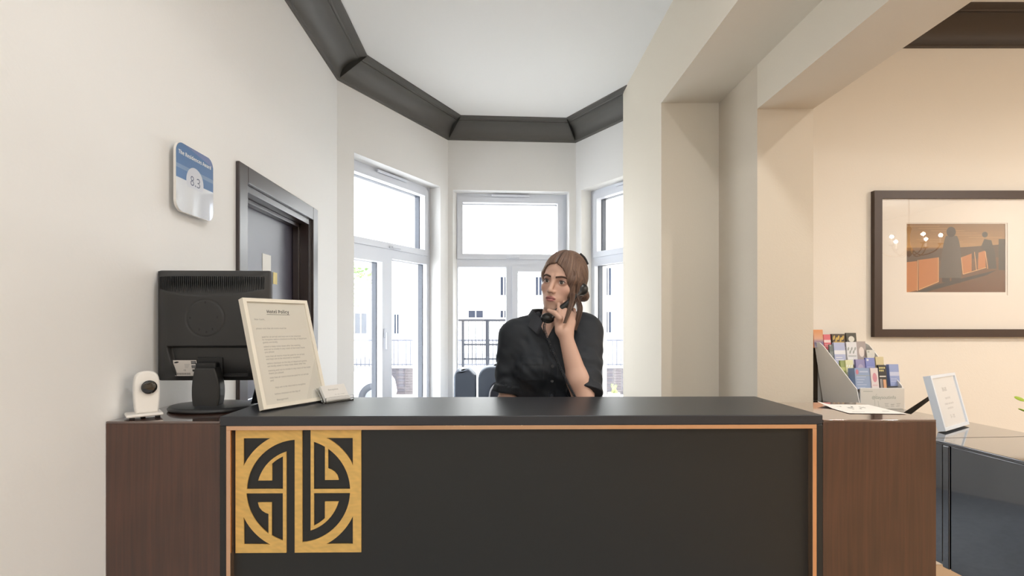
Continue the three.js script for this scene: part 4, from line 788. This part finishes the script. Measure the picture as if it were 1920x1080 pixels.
  const lock = (name, pts, spread, count, r) => {
    const list = []; for (let i = 0; i < count; i++) { const a = rnd() * 6.28, q = spread * Math.sqrt(rnd()), o = [Math.cos(a) * q, 0, Math.sin(a) * q]; const g = put(tube(pts.map((p, k) => addv(p, o, ([.5, 1, 1, .9, .6][k] ?? 1) * (.6 + .8 * rnd()))), r * (.7 + .6 * rnd()), 26, 5)); const c = mix(mix(hA, hB, rnd()), hC, rnd() * .6), col = []; for (let k = 0; k < g.attributes.position.count; k++) col.push(...c); g.setAttribute('color', new THREE.Float32BufferAttribute(col, 3)); list.push(g); }
    mesh(name, mergeGeometries(list), hairM, hair);
  };
  lock('loose_lock', [toWorld(.046, .070, .052), toWorld(.064, .030, .052), toWorld(.066, -.03, .045), [.262, 1.465, -1.798], [.238, 1.400, -1.785]], .010, 44, .0011);
  lock('loose_lock', [toWorld(.060, .060, .030), toWorld(.073, .015, .030), toWorld(.076, -.035, .030), [.302, 1.45, -1.840], [.284, 1.375, -1.845]], .010, 44, .0011);
  lock('loose_lock', [toWorld(.055, .066, .042), toWorld(.070, .022, .042), toWorld(.074, -.03, .034), toWorld(.070, -.07, .03), toWorld(.064, -.10, .032)], .009, 40, .0011);
  const cl = put(tube([toWorld(.032, .120, -.042), toWorld(.049, .106, -.052), toWorld(.064, .083, -.058)], .0042, 12, 8)); mesh('hair_clip', cl, M.black, hair);
  const tie = new THREE.TorusGeometry(.022, .004, 8, 24); tie.lookAt(V(.2, .0, -1)); tie.translate(...toWorld(.026, -.036, -.140)); mesh('hair_tie', put(tie), M.black, hair);
  // shirt
  const fold = (x, y, z) =>   .0060 * noise.noise(x * 13 + 2, y * 17 + x * 9, z * 11) + .0036 * noise.noise(x * 30, y * 34 + x * 20, z * 26);
  const sleeve = (x, y, z, up, S, E, end, r) => {
    const ax = norm3([E[0] - S[0], E[1] - S[1], E[2] - S[2]]), t = (x - S[0]) * ax[0] + (y - S[1]) * ax[1] + (z - S[2]) * ax[2], L = Math.hypot(E[0] - S[0], E[1] - S[1], E[2] - S[2]);
    const wr = .0030 * Math.sin(t * 95 + 14 * (x + z) + 3 * noise.noise(x * 20, y * 12, z * 20)) * Math.min(1, Math.max(0, (t - .03) / .08));
    const cuff = t > L * end - .030 ? .0035 : 0;
    return smax(up(x, y, z, r) + wr - cuff, t - L * end, .006);
  };
  const vNeck = (x, y, z) => { const h = y - 1.350; return z > -1.935 && h > -.004 ? Math.abs(x - .186 - h * .06) - .004 - Math.max(0, h) * .50 : 1; };
  const shirtSDF = (x, y, z) => {
    let d = torsoSDF(x, y, z, .010) + fold(x, y, z);
    // placket and pockets
    if (z > -1.9) { const px = .200; d -= .0022 * Math.max(0, Math.min(1, (.014 - Math.abs(x - px)) / .003)); for (const c of [.128, .285]) { const q = Math.max(Math.abs(x - c) - .040, Math.abs(y - 1.235) - .045); d -= .0022 * Math.max(0, Math.min(1, -q / .003)) + (y > 1.250 ? .0018 * Math.max(0, Math.min(1, -q / .003)) : 0); } }
    d = smin(d, sleeve(x, y, z, upperL, SL, EL, .89, .012), .022);
    d = smin(d, sleeve(x, y, z, upperR, SR, ER, .90, .017), .022);
    const nk = cone(x, y, z, NT, [.212, 1.34, -1.962], .058, .066); d = smax(d, -nk, .006);
    d = Math.max(d, -vNeck(x, y, z));
    d = Math.max(d, .90 - y);
    return d;
  };
  const shirtM = mat([29, 34, 41], .72, { sheen: .5, sheenRoughness: .6, sheenColor: C(90, 96, 110) });
  const sh = mesh('shirt', put(surfaceNets(shirtSDF, [-.05, .88, -2.13], [.47, 1.48, -1.74], .0055)), shirtM, P);
  // collar: a folded band round the neck with two points in front
  const col = [], ci = [], A0 = -2.72, A1 = 2.72, NA = 56, cpos = (a, lay) => {                    // a = 0 at the back of the neck
    const front = Math.min(1, Math.abs(a) / 2.72), s = Math.sin(a), c = Math.cos(a), cx = .210 - .012 * front, cz = -1.966;
    const R = lay === 0 ? .060 : lay === 1 ? .066 : .082 + .030 * Math.max(0, front - .35) + .010 * front, y = (lay === 0 ? 1.405 : lay === 1 ? 1.458 : 1.418) - (lay === 2 ? .062 * Math.pow(front, 4) : lay === 1 ? .050 * Math.pow(front, 4) : .04 * front);
    return [cx + R * s, y, cz - R * c * 1.02];
  };
  for (let i = 0; i <= NA; i++) { const a = A0 + (A1 - A0) * i / NA; for (const [l, k] of [[0, 0], [1, 0], [1, .003], [2, .003], [2, .0], [1, -.004], [0, -.003]]) { const p = cpos(a, l), n = [Math.sin(a), 0, -Math.cos(a)]; col.push(...addv(p, n, k)); } }
  for (let i = 0; i < NA; i++) for (let j = 0; j < 7; j++) { const a = i * 7 + j, b = i * 7 + (j + 1) % 7, c = a + 7, d = b + 7; ci.push(a, b, c, b, d, c); }
  const cg = new THREE.BufferGeometry(); cg.setAttribute('position', new THREE.Float32BufferAttribute(col, 3)); cg.setIndex(ci); cg.computeVertexNormals(); mesh('collar', put(cg), new THREE.MeshPhysicalMaterial({ color: C(36, 38, 44), roughness: .7, side: THREE.DoubleSide }), sh);
  const frontZ = (x, y) => { let z = -1.75; while (shirtSDF(x, y, z) > 0 && z > -2) z -= .001; return z; };
  for (const y of [1.30, 1.245, 1.19, 1.135]) { const b = new THREE.CylinderGeometry(.0055, .0055, .003, 16).rotateX(Math.PI / 2); b.translate(.200, y, frontZ(.200, y) + .001); mesh('button', put(b), mat([58, 60, 66], .3), sh); }
  // trousers and shoes (behind the desk)
  const trouser = (x, y, z) => { let d = ell(x, y, z, [.204, .93, -1.975], [.178, .10, .126]); for (const k of [0, 1]) { d = smin(d, cone(x, y, z, HIPS[k], KNEES[k], .094, .068), .03); d = smin(d, cone(x, y, z, KNEES[k], ANKLES[k], .068, .058), .02); } return Math.max(d, .09 - y, y - .98); };
  mesh('trousers', put(surfaceNets(trouser, [-.02, .06, -2.14], [.43, 1.01, -1.81], .012)), mat([28, 29, 33], .8), P);
  for (const k of [0, 1]) mesh('shoe', put(surfaceNets((x, y, z) => Math.max(smin(cone(x, y, z, addv(ANKLES[k], [0, -.02, -.015]), addv(ANKLES[k], [0, -.045, .16]), .048, .036), cone(x, y, z, addv(ANKLES[k], [0, -.01, -.015]), ANKLES[k], .046, .046), .02), .002 - y), addv(ANKLES[k], [-.09, -.1, -.1]), addv(ANKLES[k], [.09, .05, .23]), .008)), M.black, P);
}
{ // telephone handset with its coiled cord
  const mouth = [.188, 1.417, -1.846], ear = [.320, 1.528, -1.912], mid = addv(lerp3(mouth, ear, .5), [.012, .004, .014]);
  const t = thing('telephone_handset', 'black telephone handset with coiled cord held against the ear', 'telephone', mouth);
  const put = (g) => g.translate(-mouth[0], -mouth[1], -mouth[2]);
  const grip = (x, y, z) => { let d = Math.min(cone(x, y, z, mouth, mid, .013, .0125), cone(x, y, z, mid, ear, .0125, .013)); d = smin(d, ell(x, y, z, addv(mouth, [-.004, .002, .004]), [.026, .019, .020]), .012); d = smin(d, ell(x, y, z, ear, [.024, .024, .020]), .012); return d; };
  mesh('grip', put(surfaceNets(grip, [.13, 1.37, -1.97], [.36, 1.58, -1.79], .004)), mat([26, 28, 29], .35), t);
  mesh('mouthpiece', put(new THREE.SphereGeometry(.017, 20, 14).scale(1.1, .9, .5).translate(mouth[0] - .006, mouth[1] - .002, mouth[2] + .012)), mat([40, 42, 42], .5), t);
  const path = new THREE.CatmullRomCurve3([[.176, 1.404, -1.842], [.171, 1.385, -1.838], [.182, 1.345, -1.826], [.212, 1.270, -1.80], [.250, 1.185, -1.775], [.286, 1.112, -1.762], [.31, 1.04, -1.765], [.33, .985, -1.775]].map((p) => V(...p)));
  const turns = 92, N = turns * 9, fr = path.computeFrenetFrames(N), pts = []; for (let i = 0; i <= N; i++) { const p = path.getPointAt(i / N), a = i / 9 * Math.PI * 2; pts.push(p.addScaledVector(fr.normals[i], Math.cos(a) * .0044).addScaledVector(fr.binormals[i], Math.sin(a) * .0044)); }
  mesh('coiled_cord', put(new THREE.TubeGeometry(new THREE.CatmullRomCurve3(pts), N * 2, .0015, 5)), mat([44, 48, 54], .5), t);
}
scene.traverse((o) => { if (o.isMesh) { o.castShadow = true; o.receiveShadow = true; } });
renderer.render(scene, camera);
